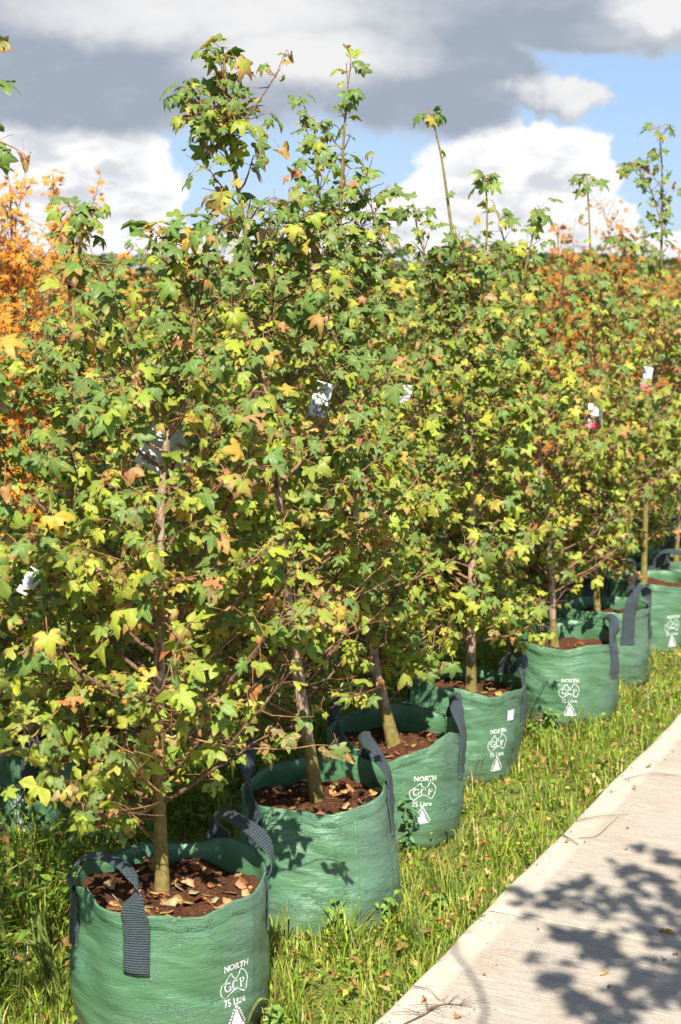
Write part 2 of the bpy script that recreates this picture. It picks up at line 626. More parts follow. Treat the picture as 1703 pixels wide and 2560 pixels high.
def concrete_material():
    m, gg, bs, _ = new_mat('broomed_concrete')
    pos = geo_pos(gg)
    s = gg.new('ShaderNodeSeparateXYZ')
    gg.l.new(pos, s.inputs[0])
    wob = gg.noise(pos, 9, 3, 0.5)
    x = gg.m('ADD', s.outputs[0], gg.m('MULTIPLY', gg.m('SUBTRACT', wob, 0.5), 0.035))
    inner = gg.sm(x, PATH_X + 0.085, PATH_X + 0.115)   # a steel-trowelled margin, broomed inside it
    broom = gg.noise(gg.scale(pos, (10, 260, 40)), 1.0, 4, 0.7)
    spk = gg.noise(pos, 170, 3, 0.6)
    big = gg.noise(pos, 3.2, 5, 0.6)
    mid = gg.noise(pos, 14, 5, 0.6)
    plainc = gg.mix(gg.sm(mid, 0.3, 0.7), (0.445, 0.392, 0.312), (0.525, 0.468, 0.382))
    bro = gg.mix(gg.sm(gg.m('ADD', gg.m('MULTIPLY', broom, 0.65), gg.m('MULTIPLY', spk, 0.35)), 0.36, 0.62), (0.30, 0.255, 0.202), (0.485, 0.428, 0.352))
    col = gg.mix(inner, plainc, bro)
    stain = gg.sm(big, 0.48, 0.72)
    col = gg.mix(gg.m('MULTIPLY', stain, 0.45), col, (0.36, 0.25, 0.155))
    col = gg.mix(gg.m('MULTIPLY', gg.sm(mid, 0.62, 0.74), 0.22), col, (0.28, 0.21, 0.15))
    col = gg.mix(gg.m('MULTIPLY', gg.sm(spk, 0.70, 0.76), 0.5), col, (0.17, 0.13, 0.10))
    gg.l.new(col, bs.inputs['Base Color'])
    bs.inputs['Roughness'].default_value = 0.85
    bs.inputs['Specular IOR Level'].default_value = 0.25
    h = gg.m('ADD', gg.m('MULTIPLY', broom, inner), gg.m('MULTIPLY', spk, 0.35))
    gg.l.new(bump(gg, h, 0.55, 0.004), bs.inputs['Normal'])
    return m


M_CONC = concrete_material()
M_PAPER = plain('label_card', (0.64, 0.64, 0.61), 0.35, 0.5, 40, 0.03)
M_INK = plain('label_ink', (0.05, 0.05, 0.055), 0.5, 0.3)
M_RED = plain('label_red', (0.55, 0.02, 0.05), 0.35, 0.5)
M_BLUE = plain('label_blue_picture', (0.42, 0.60, 0.80), 0.35, 0.5, 30, 0.2)
M_GREENP = plain('label_tree_picture', (0.13, 0.10, 0.04), 0.35, 0.5, 90, 0.7)


# ------------------------------------------------------------------ ground and path
def gz(x, y):
    return 0.012 * np.sin(x * 2.3 + 1.1) * np.cos(y * 1.9) + 0.006 * np.sin(x * 7.1) * np.sin(y * 6.3 + 0.5)


def build_ground():
    xs = np.unique(np.concatenate([np.linspace(-9, 6, 120), [-2500, -600, -150, -50, -20, 15, 40, 150, 600, 2500]]))
    ys = np.unique(np.concatenate([np.linspace(-6, 16, 150), [-2500, -600, -150, -40, -15, 25, 40, 80, 200, 700, 2500]]))
    X, Y = np.meshgrid(xs, ys, indexing='ij')
    Z = np.where((X > -9) & (X < 6) & (Y > -6) & (Y < 16), gz(X, Y), 0.0)
    under = (X > PATH_X - 0.12) & (X < PATH_X2 + 0.12)
    Z = np.where(under, -0.02, Z)
    me = np_mesh('ground', np.stack([X, Y, Z], -1).reshape(-1, 3), grid_faces(len(xs), len(ys)), [M_GROUND], smooth=True)
    tag(link('ground', me), kind='structure')


build_ground()


def build_path():
    root = link('path', None)
    tag(root, 'pale broomed concrete footpath beside the row of potted trees', 'path', kind='structure')
    # the joint seen in the photo gives the bay length
    j0 = on_z(1235, 2278, PATH_Z)
    joints = [j0[1] + k * 1.55 for k in range(-3, 13)]
    prof = [(0, -0.16), (0, -0.012), (0.003, -0.004), (0.010, -0.0005), (0.03, 0.0), (0.09, 0.001)]
    for a, b in zip(joints[:-1], joints[1:]):
        a, b = a + 0.0035, b - 0.0035
        ys = np.concatenate([[a], np.linspace(a + 0.006, b - 0.006, 26), [b]])
        px = [p[0] for p in prof] + list(np.linspace(0.3, PATH_X2 - PATH_X - 0.3, 6)) + [PATH_X2 - PATH_X - p[0] for p in prof[::-1]]
        pz = [p[1] for p in prof] + [0.004] * 6 + [p[1] for p in prof[::-1]]
        V = []
        for i, y in enumerate(ys):
            drop = 0.0012 if i in (0, len(ys) - 1) else 0
            wob = 0.0035 * math.sin(y * 5.1) + 0.002 * math.sin(y * 17.3)
            for x, z in zip(px, pz):
                xx = PATH_X + x + (wob if x < 0.1 else 0)
                V.append((xx, y, PATH_Z + z - drop))
        V = np.array(V)
        n = len(px)
        F = list(grid_faces(len(ys), n)[:, ::-1])
        for row in (0, len(ys) - 1):     # end faces
            k = len(V)
            bot = V[row * n:(row + 1) * n] - (0, 0, 0.12)
            V = np.vstack([V, bot])
            for i in range(n - 1):
                p, q, r_, s_ = row * n + i, row * n + i + 1, k + i + 1, k + i
                F += [(p, q, r_), (p, r_, s_)]
        link('joint_filler', np_mesh('joint_filler', [(PATH_X + .012, a - .006, PATH_Z - .0018), (PATH_X2 - .012, a - .006, PATH_Z - .0018), (PATH_X2 - .012, a + .001, PATH_Z - .0018), (PATH_X + .012, a + .001, PATH_Z - .0018), (PATH_X + .012, a - .006, PATH_Z - .05), (PATH_X2 - .012, a - .006, PATH_Z - .05)], [(0, 1, 2), (0, 2, 3), (0, 4, 5), (0, 5, 1)], [M_SOIL]), root)
        o = link('concrete_slab', np_mesh('concrete_slab', V, np.array(F), [M_CONC], smooth=False), root)


build_path()


# ------------------------------------------------------------------ leaf shapes
def leaf_shape(lobes, seed, droop=0.35, cup=0.25, roll=0.0, petiole=True, simple=False, wave=0.05):
    """a sweetgum leaf: origin at the petiole junction, +Y along the middle lobe, +Z the upper side, middle lobe about 1 long"""
    r = random.Random(seed)
    if lobes == 5:
        ang = [-108, -54, 0, 54, 108]
        ln = [0.60, 0.90, 1.0, 0.90, 0.60]
        sr, hw = 0.47, 0.215
    elif lobes == 3:
        ang = [-66, 0, 66]
        ln = [0.78, 1.0, 0.78]
        sr, hw = 0.58, 0.30
    else:                                  # narrow seven-pointed maple leaf
        ang = [-120, -82, -42, 0, 42, 82, 120]
        ln = [0.42, 0.72, 0.93, 1.0, 0.93, 0.72, 0.42]
        sr, hw = 0.27, 0.10
    ang = [math.radians(a + r.uniform(-6, 6)) for a in ang]
    ln = [l * r.uniform(0.88, 1.1) for l in ln]
    V, E, N, F = [(0.0, 0.0)], [0.0], [1.0], []

    def v(a, d, e, n, off=0.0):
        V.append((math.sin(a) * d + math.cos(a) * off, math.cos(a) * d - math.sin(a) * off))
        E.append(e)
        N.append(n)
        return len(V) - 1
    k = len(ang)
    base_l = v(ang[0] - math.radians(46), 0.27 if lobes != 3 else 0.4, 0.5, 0)
    sin_i = [base_l]
    for i in range(k - 1):
        sin_i.append(v((ang[i] + ang[i + 1]) / 2, sr * r.uniform(0.9, 1.12), 0.42, 0.0))
    sin_i.append(v(ang[-1] + math.radians(46), 0.27 if lobes != 3 else 0.4, 0.5, 0))
    for i in range(k):
        a, L = ang[i], ln[i]
        w = hw * (0.75 + 0.25 * L)
        tip = v(a + r.uniform(-.05, .05), L, 1.0, 0.7)
        m1 = v(a, 0.45 * L, 0.35, 1.0)
        sl_, sr_ = sin_i[i], sin_i[i + 1]
        if lobes == 7:
            F += [(0, tip, sl_), (0, sr_, tip)]
            continue
        if simple:
            l1, r1 = v(a, 0.62 * L, 0.75, 0.0, -w * 0.9), v(a, 0.62 * L, 0.75, 0.0, w * 0.9)
            F += [(0, m1, sl_), (sl_, m1, l1), (l1, m1, tip), (0, sr_, m1), (sr_, r1, m1), (r1, tip, m1)]
            continue
        m2 = v(a, 0.76 * L, 0.7, 1.0)
        l1, r1 = v(a, 0.50 * L, 0.62, 0.0, -w * r.uniform(.9, 1.1)), v(a, 0.50 * L, 0.62, 0.0, w * r.uniform(.9, 1.1))
        l2, r2 = v(a, 0.76 * L, 0.85, 0.0, -w * 0.66), v(a, 0.76 * L, 0.85, 0.0, w * 0.66)
        F += [(0, m1, sl_), (sl_, m1, l1), (l1, m1, m2), (l1, m2, l2), (l2, m2, tip),
              (0, sr_, m1), (sr_, r1, m1), (r1, m2, m1), (r1, r2, m2), (r2, tip, m2)]
    V = np.array(V)
    E, N = np.array(E), np.array(N)
    rr = np.hypot(V[:, 0], V[:, 1])
    ph, ph2 = r.uniform(0, 6), r.uniform(0, 6)
    z = -droop * rr ** 2 - cup * (1 - N) * 0.18 + cup * np.abs(V[:, 0]) * 0.35 + wave * np.sin(4 * V[:, 0] + ph) * rr * 2 + wave * np.sin(5 * V[:, 1] + ph2) * rr
    x, y = V[:, 0].copy(), V[:, 1].copy()
    # foreshorten what droops so the blade keeps its length
    y = y * (1 - 0.25 * droop * rr)
    if roll > 0:
        R = 0.34 / roll
        a_ = x / R
        x, z = np.sin(a_) * R * (1 + 0.3 * np.sin(3 * y + ph)), z * 0.4 + (1 - np.cos(a_)) * R
        y = y * (1 - 0.15 * roll) + 0.1 * np.sin(5 * x + ph)
        z = z + 0.09 * np.sin(7 * y + ph2) + 0.06 * np.sin(11 * x)
    P = np.stack([x, y, z], 1)
    F = np.array(F)[:, ::-1]
    mi = np.zeros(len(F), int)
    end = np.array([r.uniform(-.25, .25), -r.uniform(0.75, 1.25), -r.uniform(0.1, 0.45)])
    if petiole:
        q = np.array([(0, 0.02, 0.0), end * (0.5, 0.55, 0.35), end])
        if not simple:
            q = catmull(q, 4)
        tv, tf = tube(q, np.linspace(0.015, 0.024, len(q)), 3, cap=False)
        F = np.vstack([F, tf + len(P)])
        mi = np.concatenate([mi, np.ones(len(tf), int)])
        P = np.vstack([P, tv])
        E, N = np.concatenate([E, np.zeros(len(tv))]), np.concatenate([N, np.zeros(len(tv))])
    return dict(V=P, F=F, M=mi, E=E, N=N, end=end)


SHAPES = {}
SHAPES['star'] = [leaf_shape(5, 10 + i, d, cu, wave=w) for i, (d, cu, w) in enumerate(((.3, .3, .06), (.55, .2, .07), (.2, .6, .06), (.85, .3, .08), (.45, .9, .07), (.6, .1, .11), (.3, .5, .10), (.95, .6, .06)))]
SHAPES['tri'] = [leaf_shape(3, 30 + i, d, cu, wave=w) for i, (d, cu, w) in enumerate(((.35, .3, .07), (.7, .5, .08), (.25, .8, .06), (.5, .1, .11), (.9, .3, .07)))]
SHAPES['curl'] = [leaf_shape(5, 50 + i, .35, .4, roll=ro, wave=.07) for i, ro in enumerate((.75, 1.0, 1.25))] + [leaf_shape(3, 56, .3, .4, roll=0.9, wave=.09)]
SHAPES['far'] = [leaf_shape(5, 70 + i, .2 + .2 * i, .3, simple=True, petiole=False) for i in range(4)] + [leaf_shape(3, 76 + i, .4, .3, simple=True, petiole=False) for i in range(2)]
SHAPES['maple'] = [leaf_shape(7, 90 + i, .35, .3, simple=True, petiole=False) for i in range(3)]
LEAF_MESH = {}


def leaf_mesh(kind, i, mat):
    key = (kind, i, mat.name)
    if key not in LEAF_MESH:
        s = SHAPES[kind][i]
        LEAF_MESH[key] = np_mesh('leaf', s['V'], s['F'], [mat, M_PETIOLE], s['M'], False, {'edge': s['E'], 'vein': s['N']})
    return LEAF_MESH[key]


def palette_sweetgum(young, rnd, warm):
    """leaf colour (base colour, scorch) of one leaf"""
    q = rnd.random()
    j = lambda c_, s=0.16: tuple(max(0.004, x * rnd.uniform(1 - s, 1 + s)) for x in c_)
    if q < 0.035 * warm:
        return j(rnd.choice(((0.52, 0.17, 0.07), (0.50, 0.11, 0.075), (0.42, 0.19, 0.12)))), rnd.uniform(0.1, 0.5), rnd.choice(('tri', 'curl', 'star'))
    if q < 0.06 * warm:
        return j((0.56, 0.34, 0.045)), rnd.uniform(0.1, 0.5), None
    if q < 0.085 * warm:
        return j((0.20, 0.075, 0.035)), rnd.uniform(0.2, 0.6), 'curl'
    sc = rnd.choice((0, 0, 0, 0.1, 0.2, 0.28, 0.4, 0.55)) * min(warm, 1.3)
    if rnd.random() < young * 0.75:
        return j((0.082, 0.172, 0.036)), sc * 0.7, 'star'
    a = rnd.random()
    base = tuple(p * (1 - a) + q_ * a for p, q_ in zip((0.120, 0.210, 0.018), (0.450, 0.470, 0.026)))
    return j(base, 0.12), sc, None


def palette_maple(young, rnd, warm):
    a = rnd.random()
    c1, c2 = ((0.74, 0.165, 0.008), (0.82, 0.35, 0.012)) if warm < 1.5 else ((0.50, 0.090, 0.010), (0.60, 0.20, 0.013))
    return tuple((p * (1 - a) + q * a) * rnd.uniform(.8, 1.15) for p, q in zip(c1, c2)), 0.0, 'maple'


# ------------------------------------------------------------------ trees
def basis(fwd, nrm):
    n = unit(nrm)
    f = unit(np.asarray(fwd) - n * np.dot(fwd, n))
    s = np.cross(f, n)
    return np.stack([s, f, n], 1)


def make_tree(name, trunk, label, cat, group, seed, r0=0.019, rt=0.0035, z_first=0.66, crown=((0.6, .30), (0.95, .50), (1.35, .48), (1.8, .30), (2.2, .16), (2.6, .08)),
              nbr=26, leaf=(0.023, 0.057), bare_z=99, n_single=300, lod='near', forks=(), warm=1.0, palette=palette_sweetgum, step=0.024, cork_z=0.62, keep_trunk=0.0, top_leaves=7, el0=22, twig_n=1.25, sparse_z=1.75, sparse_p=0.35, back_low=0):
    rnd = random.Random(seed)
    base = np.array(trunk[0])
    root = link(name, None, loc=base)
    tag(root, label, cat, group)
    leaves = []        # (point, outward, size, young)
    owner = []         # the branch each leaf grows on
    stems = []         # trunk-like lines: (points, radii)
    TP = catmull(trunk, 46)
    stems.append((TP, np.linspace(r0, rt, len(TP)) * (1 + 0.35 * np.exp(-np.arange(len(TP)) / 1.6))))
    for fk in forks:
        fp = catmull(fk['pts'], 22)
        stems.append((fp, np.linspace(fk['r'], 0.003, len(fp))))
    cz = np.array([c_[0] for c_ in crown])
    cr = np.array([c_[1] for c_ in crown])
    def lsize():
        return leaf[0] + (leaf[1] - leaf[0]) * rnd.random() ** 1.7
    phi = rnd.uniform(0, 6.28)
    sides = 12 if lod == 'near' else 6
    for si, (sp_, sr_) in enumerate(stems):
        n = len(sp_)
        th = np.arange(sides)
        zz = sp_[:, 2]
        cork = np.clip((zz - cork_z) / 0.1, 0, 1) * np.clip((sr_ - 0.0058) / 0.004, 0, 1)
        nz = np.array([[rnd.gauss(0, 1) for _ in th] for _ in range(n)])
        R = sr_[:, None] * (1 + nz * (0.02 + 0.10 * cork[:, None]))
        V, F = tube(sp_, R, sides)
        ck = np.append(np.repeat(cork, sides), 0)
        me = np_mesh('trunk', V - base, F, [M_BARK], smooth=True, attrs={'cork': ck})
        link('trunk' if si == 0 else 'forked_stem', me, root)
    # where side branches start: along every stem
    starts = []
    for si, (sp_, sr_) in enumerate(stems):
        zs = sp_[:, 2]
        m_ = nbr if si == 0 else max(4, int(nbr * 0.35))
        lo = z_first if si == 0 else zs[0] + 0.08
        hi = min(zs[-1] - 0.03, bare_z)
        for k in range(m_):
            z = lo + (hi - lo) * ((k + rnd.uniform(-.3, .3)) / max(m_ - 1, 1)) ** 1.3
            i = int(np.argmin(np.abs(zs - z)))
            starts.append((sp_[i], sr_[i], zs[i], lo, zs[-1], False))
        for k in range(back_low if si == 0 else 0):      # low twigs on the far side of the stem
            i = int(np.argmin(np.abs(zs - rnd.uniform(.46, .86))))
            starts.append((sp_[i], sr_[i], zs[i], lo, zs[-1], True))
    gb = Geo()
    for (p0, rp, z, lo, top, low) in starts:
        phi += 2.39996 + rnd.uniform(-.5, .5)
        L = float(np.interp(z, cz, cr)) * rnd.uniform(0.62, 1.18)
        if L < 0.045:
            L = 0.045
        f_up = min(1, max(0, (z - lo) / max(top - lo, .1)))
        e = math.radians(el0 + 30 * f_up + rnd.uniform(-12, 14))
        if z > 1.3 and rnd.random() < .10:
            L, e = L * 1.75, e + math.radians(18)
        if low:
            phi = math.atan2(.75, -1) + rnd.uniform(-1.25, 1.25)
            L, e = rnd.uniform(.28, .5), math.radians(rnd.uniform(-6, 22))
        d = np.array([math.cos(phi) * math.cos(e), math.sin(phi) * math.cos(e), math.sin(e)])
        ns = max(4, int(L / 0.035))
        pts = [np.array(p0)]
        for k in range(ns):
            d = unit(d + np.array([rnd.gauss(0, .10), rnd.gauss(0, .10), rnd.gauss(0.05, .09)]))
            pts.append(pts[-1] + d * L / ns)
        pts = np.array(pts)
        rb = min(rp * 0.55, 0.003 + 0.008 * L)
        rad = np.linspace(rb, 0.0016, len(pts))
        b = Geo()
        V, F = thin_tube(pts, rad, 5 if lod == 'near' else 3)
        b.add(V, F, 0 if rnd.random() < .75 else 1)
        seg = L / ns
        s = rnd.uniform(0.3, 0.45) * L
        side = 1
        while s < L:
            k = min(int(s / seg), ns - 1)
            p = pts[k] + (pts[k + 1] - pts[k]) * (s / seg - k)
            bd = unit(pts[k + 1] - pts[k])
            per = unit(np.cross(bd, (0, 0, 1)) * side + np.array([0, 0, rnd.uniform(-.5, .9)]) + np.array([rnd.gauss(0, .3) for _ in range(3)]))
            side = -side
            if rnd.random() < 0.62 * twig_n and L > 0.12:
                tl = rnd.uniform(0.035, 0.15) * min(1.3, 0.5 + L)
                td = unit(bd * 0.6 + per)
                tp = [p]
                nt = max(2, int(tl / 0.03))
                for q in range(nt):
                    td = unit(td + np.array([rnd.gauss(0, .12), rnd.gauss(0, .12), rnd.gauss(.06, .1)]))
                    tp.append(tp[-1] + td * tl / nt)
                tp = np.array(tp)
                V, F = thin_tube(tp, np.linspace(0.0022, 0.0012, len(tp)), 3)
                b.add(V, F, rnd.choice((0, 1)))
                for q in range(1, nt + 1):
                    leaves.append((tp[q], unit(td + np.array([rnd.gauss(0, .8) for _ in range(3)])), lsize(), 0.25 if q < nt else 0.5))
                if rnd.random() < .7:
                    leaves.append((tp[-1], unit(td + np.array([rnd.gauss(0, .7) for _ in range(3)])), lsize() * .8, .5))
            leaves.append((p, per, lsize(), 0.18))
            s += step * rnd.uniform(.7, 1.4)
        for q in range(rnd.choice((2, 3, 4))):
            leaves.append((pts[-1], unit(d + np.array([rnd.gauss(0, .8) for _ in range(3)])), lsize() * 1.05, .6))
        bo = link('branch', np_mesh('branch', np.concatenate(b.V) - base, np.concatenate(b.F), [M_TWIG, M_SHOOT], np.concatenate(b.M)), root)
        owner += [bo] * (len(leaves) - len(owner))
    for si, (sp_, sr_) in enumerate(stems):       # leaves on the leader and a rosette on its tip
        L = np.concatenate([[0], np.cumsum(np.linalg.norm(np.diff(sp_, axis=0), axis=1))])
        s = L[-1] * 0.5
        while s < L[-1]:
            k = min(int(np.searchsorted(L, s)), len(sp_) - 1)
            if sp_[k][2] < bare_z or s > L[-1] - 0.04 or rnd.random() < .3:
                a = rnd.uniform(0, 6.28)
                leaves.append((sp_[k], np.array([math.cos(a), math.sin(a), rnd.uniform(0, .6)]), lsize() * 1.05, .6))
            s += step * rnd.uniform(.5, 1.2)
        for q in range(top_leaves):
            a = q * 2.4 + rnd.uniform(-.4, .4)
            leaves.append((sp_[-1] - np.array([0, 0, rnd.uniform(0, .03)]), np.array([math.cos(a), math.sin(a), rnd.uniform(-.1, .8)]), lsize() * 1.15, .85))
    owner += [root] * (len(leaves) - len(owner))
    # each leaf hangs from its petiole and turns its face to the light
    N = len(leaves)
    R = np.random.default_rng(seed)
    P = np.array([l[0] for l in leaves])
    OUT = np.array([l[1] for l in leaves])
    SZ = np.array([l[2] for l in leaves])
    YG = np.array([l[3] for l in leaves])
    hi_green = np.clip((P[:, 2] - 1.15) / 0.8, 0, 1) * .42     # fresher green towards the top
    kinds, cols = [], np.zeros((N, 4))
    for i in range(N):
        colr, scorch, want = palette(min(1, YG[i] + hi_green[i]), rnd, warm)
        kind = want or ('star' if rnd.random() < YG[i] + .22 else 'tri')
        if lod != 'near' and kind in ('star', 'tri'):
            kind = 'far'
        kinds.append((kind, rnd.randrange(len(SHAPES[kind]))))
        cols[i] = (*colr, scorch)
    curl = np.array([k[0] == 'curl' for k in kinds])
    SZ = SZ * np.where(curl, .85, 1.0)
    ENDS = np.array([SHAPES[k][v]['end'] for k, v in kinds])
    NRM = SUN * R.uniform(.5, 1.3, N)[:, None] + np.array([0, 0, .2]) + OUT * .45 + R.normal(0, .42, (N, 3))
    NRM = np.where(curl[:, None], R.normal(0, 1, (N, 3)) + (0, 0, .3), NRM)
    FWD = OUT * .75 + R.normal(0, .45, (N, 3))
    FWD[:, 2] -= R.uniform(.25, 1.1, N)
    NRM /= np.linalg.norm(NRM, axis=1)[:, None]
    FWD -= NRM * np.sum(FWD * NRM, 1)[:, None]
    FWD /= np.linalg.norm(FWD, axis=1)[:, None] + 1e-9
    BB = np.stack([np.cross(FWD, NRM), FWD, NRM], 2)
    O = P - np.einsum('nij,nj->ni', BB, ENDS * SZ[:, None])
    Q = to_px(O)
    drop = np.zeros(N)
    if keep_trunk:
        tp_ = to_px(TP)
        j = np.argmin(np.abs(tp_[None, :, 1] - Q[:, 1:2]), 1)
        near_ = (np.abs(Q[:, 0] - tp_[j, 0]) < 0.03 * FPX / Q[:, 2]) & (Q[:, 2] < tp_[j, 2])
        drop = np.maximum(drop, near_ * keep_trunk)
    drop = np.maximum(drop, lets_sun_through(O, Q))
    drop = np.maximum(drop, np.where((O[:, 2] > sparse_z) & (YG < .8), sparse_p, 0))
    ok = np.nonzero(R.random(N) >= drop)[0]
    placed = ok[np.argsort(np.linalg.norm(O[ok] - CAM, axis=1))]
    for i in placed[:n_single]:
        k, v = kinds[i]
        ob = bpy.data.objects.new('leaf', leaf_mesh(k, v, M_LEAF_O))
        ob.parent = owner[i]
        ob.matrix_basis = Matrix.Translation(Vector(O[i] - base)) @ Matrix((BB[i] * SZ[i]).tolist()).to_4x4()
        ob.color = cols[i]
        COL.objects.link(ob)
    rest = {}
    for i in placed[n_single:]:
        rest.setdefault(kinds[i], []).append(i)
    g_ = Geo()
    for (k, v), idx in rest.items():
        sh_ = SHAPES[k][v]
        idx = np.array(idx)
        n, nv = len(idx), len(sh_['V'])
        V = np.einsum('nij,vj->nvi', BB[idx] * SZ[idx][:, None, None], sh_['V']) + (O[idx] - base)[:, None]
        F = (sh_['F'][None] + (np.arange(n) * nv)[:, None, None]).reshape(-1, 3)
        g_.V.append(V.reshape(-1, 3))
        g_.F.append(F + g_.n)
        g_.M.append(np.tile(sh_['M'], n))
        g_.n += n * nv
        g_.A.setdefault('tint', []).append(np.repeat(cols[idx], nv, 0))
        g_.A.setdefault('edge', []).append(np.tile(sh_['E'], n))
        g_.A.setdefault('vein', []).append(np.tile(sh_['N'], n))
    if g_.V:
        fo = link('foliage', g_.mesh('foliage', [M_LEAF_S, M_PETIOLE]), root)
        fo['kind'] = 'stuff'
    return root, len(placed)


# ------------------------------------------------------------------ grow bags
class Bag:
    def __init__(self, cx, cy, R=0.245, H=0.385, seed=1, rim=(), lean=(0, 0), taper=0.0, bulge=0.02, oval=0.0, oval_a=0.0, soil=0.34, handles=((-75, -19), (85, 151)), logo=None,
                 label='', fade=(60, 70), name='grow_bag', group=None, detail=True, arch=(0.12, 0.12), seam=None, lean_arch=(0, 0), ztop=0.24):
        self.__dict__.update(locals())
        self.rnd = random.Random(seed)
        self.z0 = float(gz(np.array(cx), np.array(cy))) - 0.01
        # viewing angle of the bag's front, round the vertical axis
        self.front = math.degrees(math.atan2(CAM[1] - cy, CAM[0] - cx))
        self.w = [(self.rnd.choice((1, 2, 3, 4, 5)), self.rnd.uniform(25, 75), self.rnd.uniform(0, 6.28), self.rnd.uniform(0, 6.28), self.rnd.uniform(.4, 1.0)) for _ in range(7)]
        self.b = [(k, self.rnd.uniform(.004, .009) / k ** .5, self.rnd.uniform(0, 6.28)) for k in (2, 3, 4, 5, 7)]

    def ang(self, phi):
        return math.radians(self.front + phi)

    def rimz(self, th):
        z = np.full_like(th, self.H)
        for (phi, width, dz) in self.rim:
            d = (np.degrees(th) - self.front - phi + 180) % 360 - 180
            z = z + dz * np.exp(-(d / width) ** 2)
        for k, a, p in self.b:
            z = z + a * 0.55 * np.sin(k * th + p)
        z = z + 0.0022 * np.sin(9 * th + 2 * np.sin(2 * th + self.b[0][2])) + 0.001 * np.sin(23 * th + self.b[1][2])
        return z

    def lumps(self, th, z):
        return 0.0055 * np.sin(3 * th + 11 * z + self.b[3][2]) * np.sin(5 * th - 17 * z + self.b[4][2]) + 0.0025 * np.sin(11 * th + 6 * np.sin(9 * z + self.b[0][2]))*np.sin(14 * z + self.b[1][2])

    def surf(self, th, z, off=0.0):
        """point on the outer wall at angle th, height z"""
        th, z = np.asarray(th, float), np.asarray(z, float)
        rz = self.rimz(th)
        s = np.clip(z / rz, 0, 1.2)
        r = self.R * (1 - self.taper * s + self.bulge * np.sin(np.clip(s, 0, 1) * PI)) * (1 + self.oval * np.cos(2 * (th - math.radians(self.oval_a))))
        r = r - 0.02 * np.exp(-(z / 0.025) ** 2)          # rounded foot
        for k, a, p in self.b:
            r = r + a * 0.8 * np.sin(k * th + p + 3 * s)
        for k, mz, p, q, amp in self.w:                       # soft horizontal creases
            c_ = np.sin(k * th + mz * z + p + 1.3 * np.sin(2 * th + q))
            mask = 0.5 + 0.5 * np.sin(3 * th + 9 * z + q)
            r = r - 0.0038 * amp * mask * (1 - np.abs(c_)) ** 3
        near = np.exp(-((rz - z) / 0.03) ** 2)                # gathers at the mouth
        r = r + near * (0.0028 * np.sin(7 * th + 2.5 * np.sin(2 * th + self.b[2][2])) + 0.0009 * np.sin(27 * th + self.b[3][2]))
        r = r + off + self.lumps(th, z)
        x = self.cx + r * np.cos(th) + self.lean[0] * s
        y = self.cy + r * np.sin(th) + self.lean[1] * s
        return np.stack([x, y, self.z0 + z], -1)

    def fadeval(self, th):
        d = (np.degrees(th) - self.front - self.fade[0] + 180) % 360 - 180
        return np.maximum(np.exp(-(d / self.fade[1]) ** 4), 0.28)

    def build(self):
        nt = 128 if self.detail else 64
        nz = 44 if self.detail else 16
        th = np.arange(nt) * 2 * PI / nt
        rz = self.rimz(th)
        root = link(self.name, None, loc=(self.cx, self.cy, self.z0))
        self.root = root
        org = np.array([self.cx, self.cy, self.z0])
        tag(root, self.label, 'grow bag', self.group)
        rows, uv = [], []
        for i in range(nz):
            s = i / (nz - 1)
            z = rz * s
            rows.append(self.surf(th, z))
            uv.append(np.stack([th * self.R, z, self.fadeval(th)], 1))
        inner_to = self.soil - 0.05
        for i in range(1, 7):                                  # turned-in lip and inside wall
            f = i / 6
            z = rz * (1 - f) + inner_to * f
            P = self.surf(th, z, -0.005 if i == 1 else -0.007)
            if i == 1:
                P[:, 2] = self.z0 + rz - 0.003
            rows.append(P)
            uv.append(np.stack([th * self.R + 3, z, 0 * th], 1))
        V = np.concatenate(rows) - org
        link('bag_wall', self.vecmesh('bag_wall', V, grid_faces(len(rows), nt, True), np.concatenate(uv), M_BAG), root)
        # stitched hem: a doubled band at the mouth
        rows, uv = [], []
        for zz, of in ((0.0345, 0.0002), (0.0340, 0.0015), (0.0325, 0.0018), (0.018, 0.0018), (0.004, 0.0018), (0.001, 0.0016), (-0.0012, 0.0003), (-0.001, -0.0045)):
            rows.append(self.surf(th, rz - zz, of))
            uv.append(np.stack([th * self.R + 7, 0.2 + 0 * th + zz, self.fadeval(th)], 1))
        hem = link('hem', self.vecmesh('hem', np.concatenate(rows) - org, grid_faces(len(rows), nt, True), np.concatenate(uv), M_BAG), root)
        if self.detail:                                        # row of stitches
            G = Geo()
            ns = int(2 * PI * self.R / 0.009)
            for k in range(ns):
                a0 = k * 2 * PI / ns
                a = np.array([a0, a0 + 0.0055 / self.R])
                r_ = self.rimz(a)
                P = self.surf(a, r_ - 0.028, 0.0026)
                Q = self.surf(a, r_ - 0.0262, 0.0026)
                G.add(np.vstack([P, Q]) - org, [(0, 1, 3), (0, 3, 2)])
            o = link('hem_stitching', G.mesh('hem_stitching', [M_STITCH]), hem)
        for i, (p0, p1) in enumerate(self.handles):
            self.handle(p0, p1, self.arch[i], self.lean_arch[i])
        if self.logo is not None:
            self.print_logo(self.logo)
        if self.seam is not None:
            a = self.ang(self.seam)
            zz = np.linspace(0.01, float(self.rimz(np.array([a]))[0]) - 0.005, 40)
            da = 0.005 / self.R
            L_, R_ = self.surf(np.full(40, a - da), zz, 0.0005), self.surf(np.full(40, a + da), zz, 0.0005)
            C_ = self.surf(np.full(40, a), zz, 0.0042)
            V = np.stack([L_, C_, R_], 1).reshape(-1, 3) - org
            link('side_seam', self.vecmesh('side_seam', V, grid_faces(40, 3)[:, ::-1], np.tile((0, 0, 0.3), (120, 1)) + np.stack([np.tile((0, .01, .02), 40), np.repeat(zz, 3), np.zeros(120)], 1), M_BAG), root)
        return root

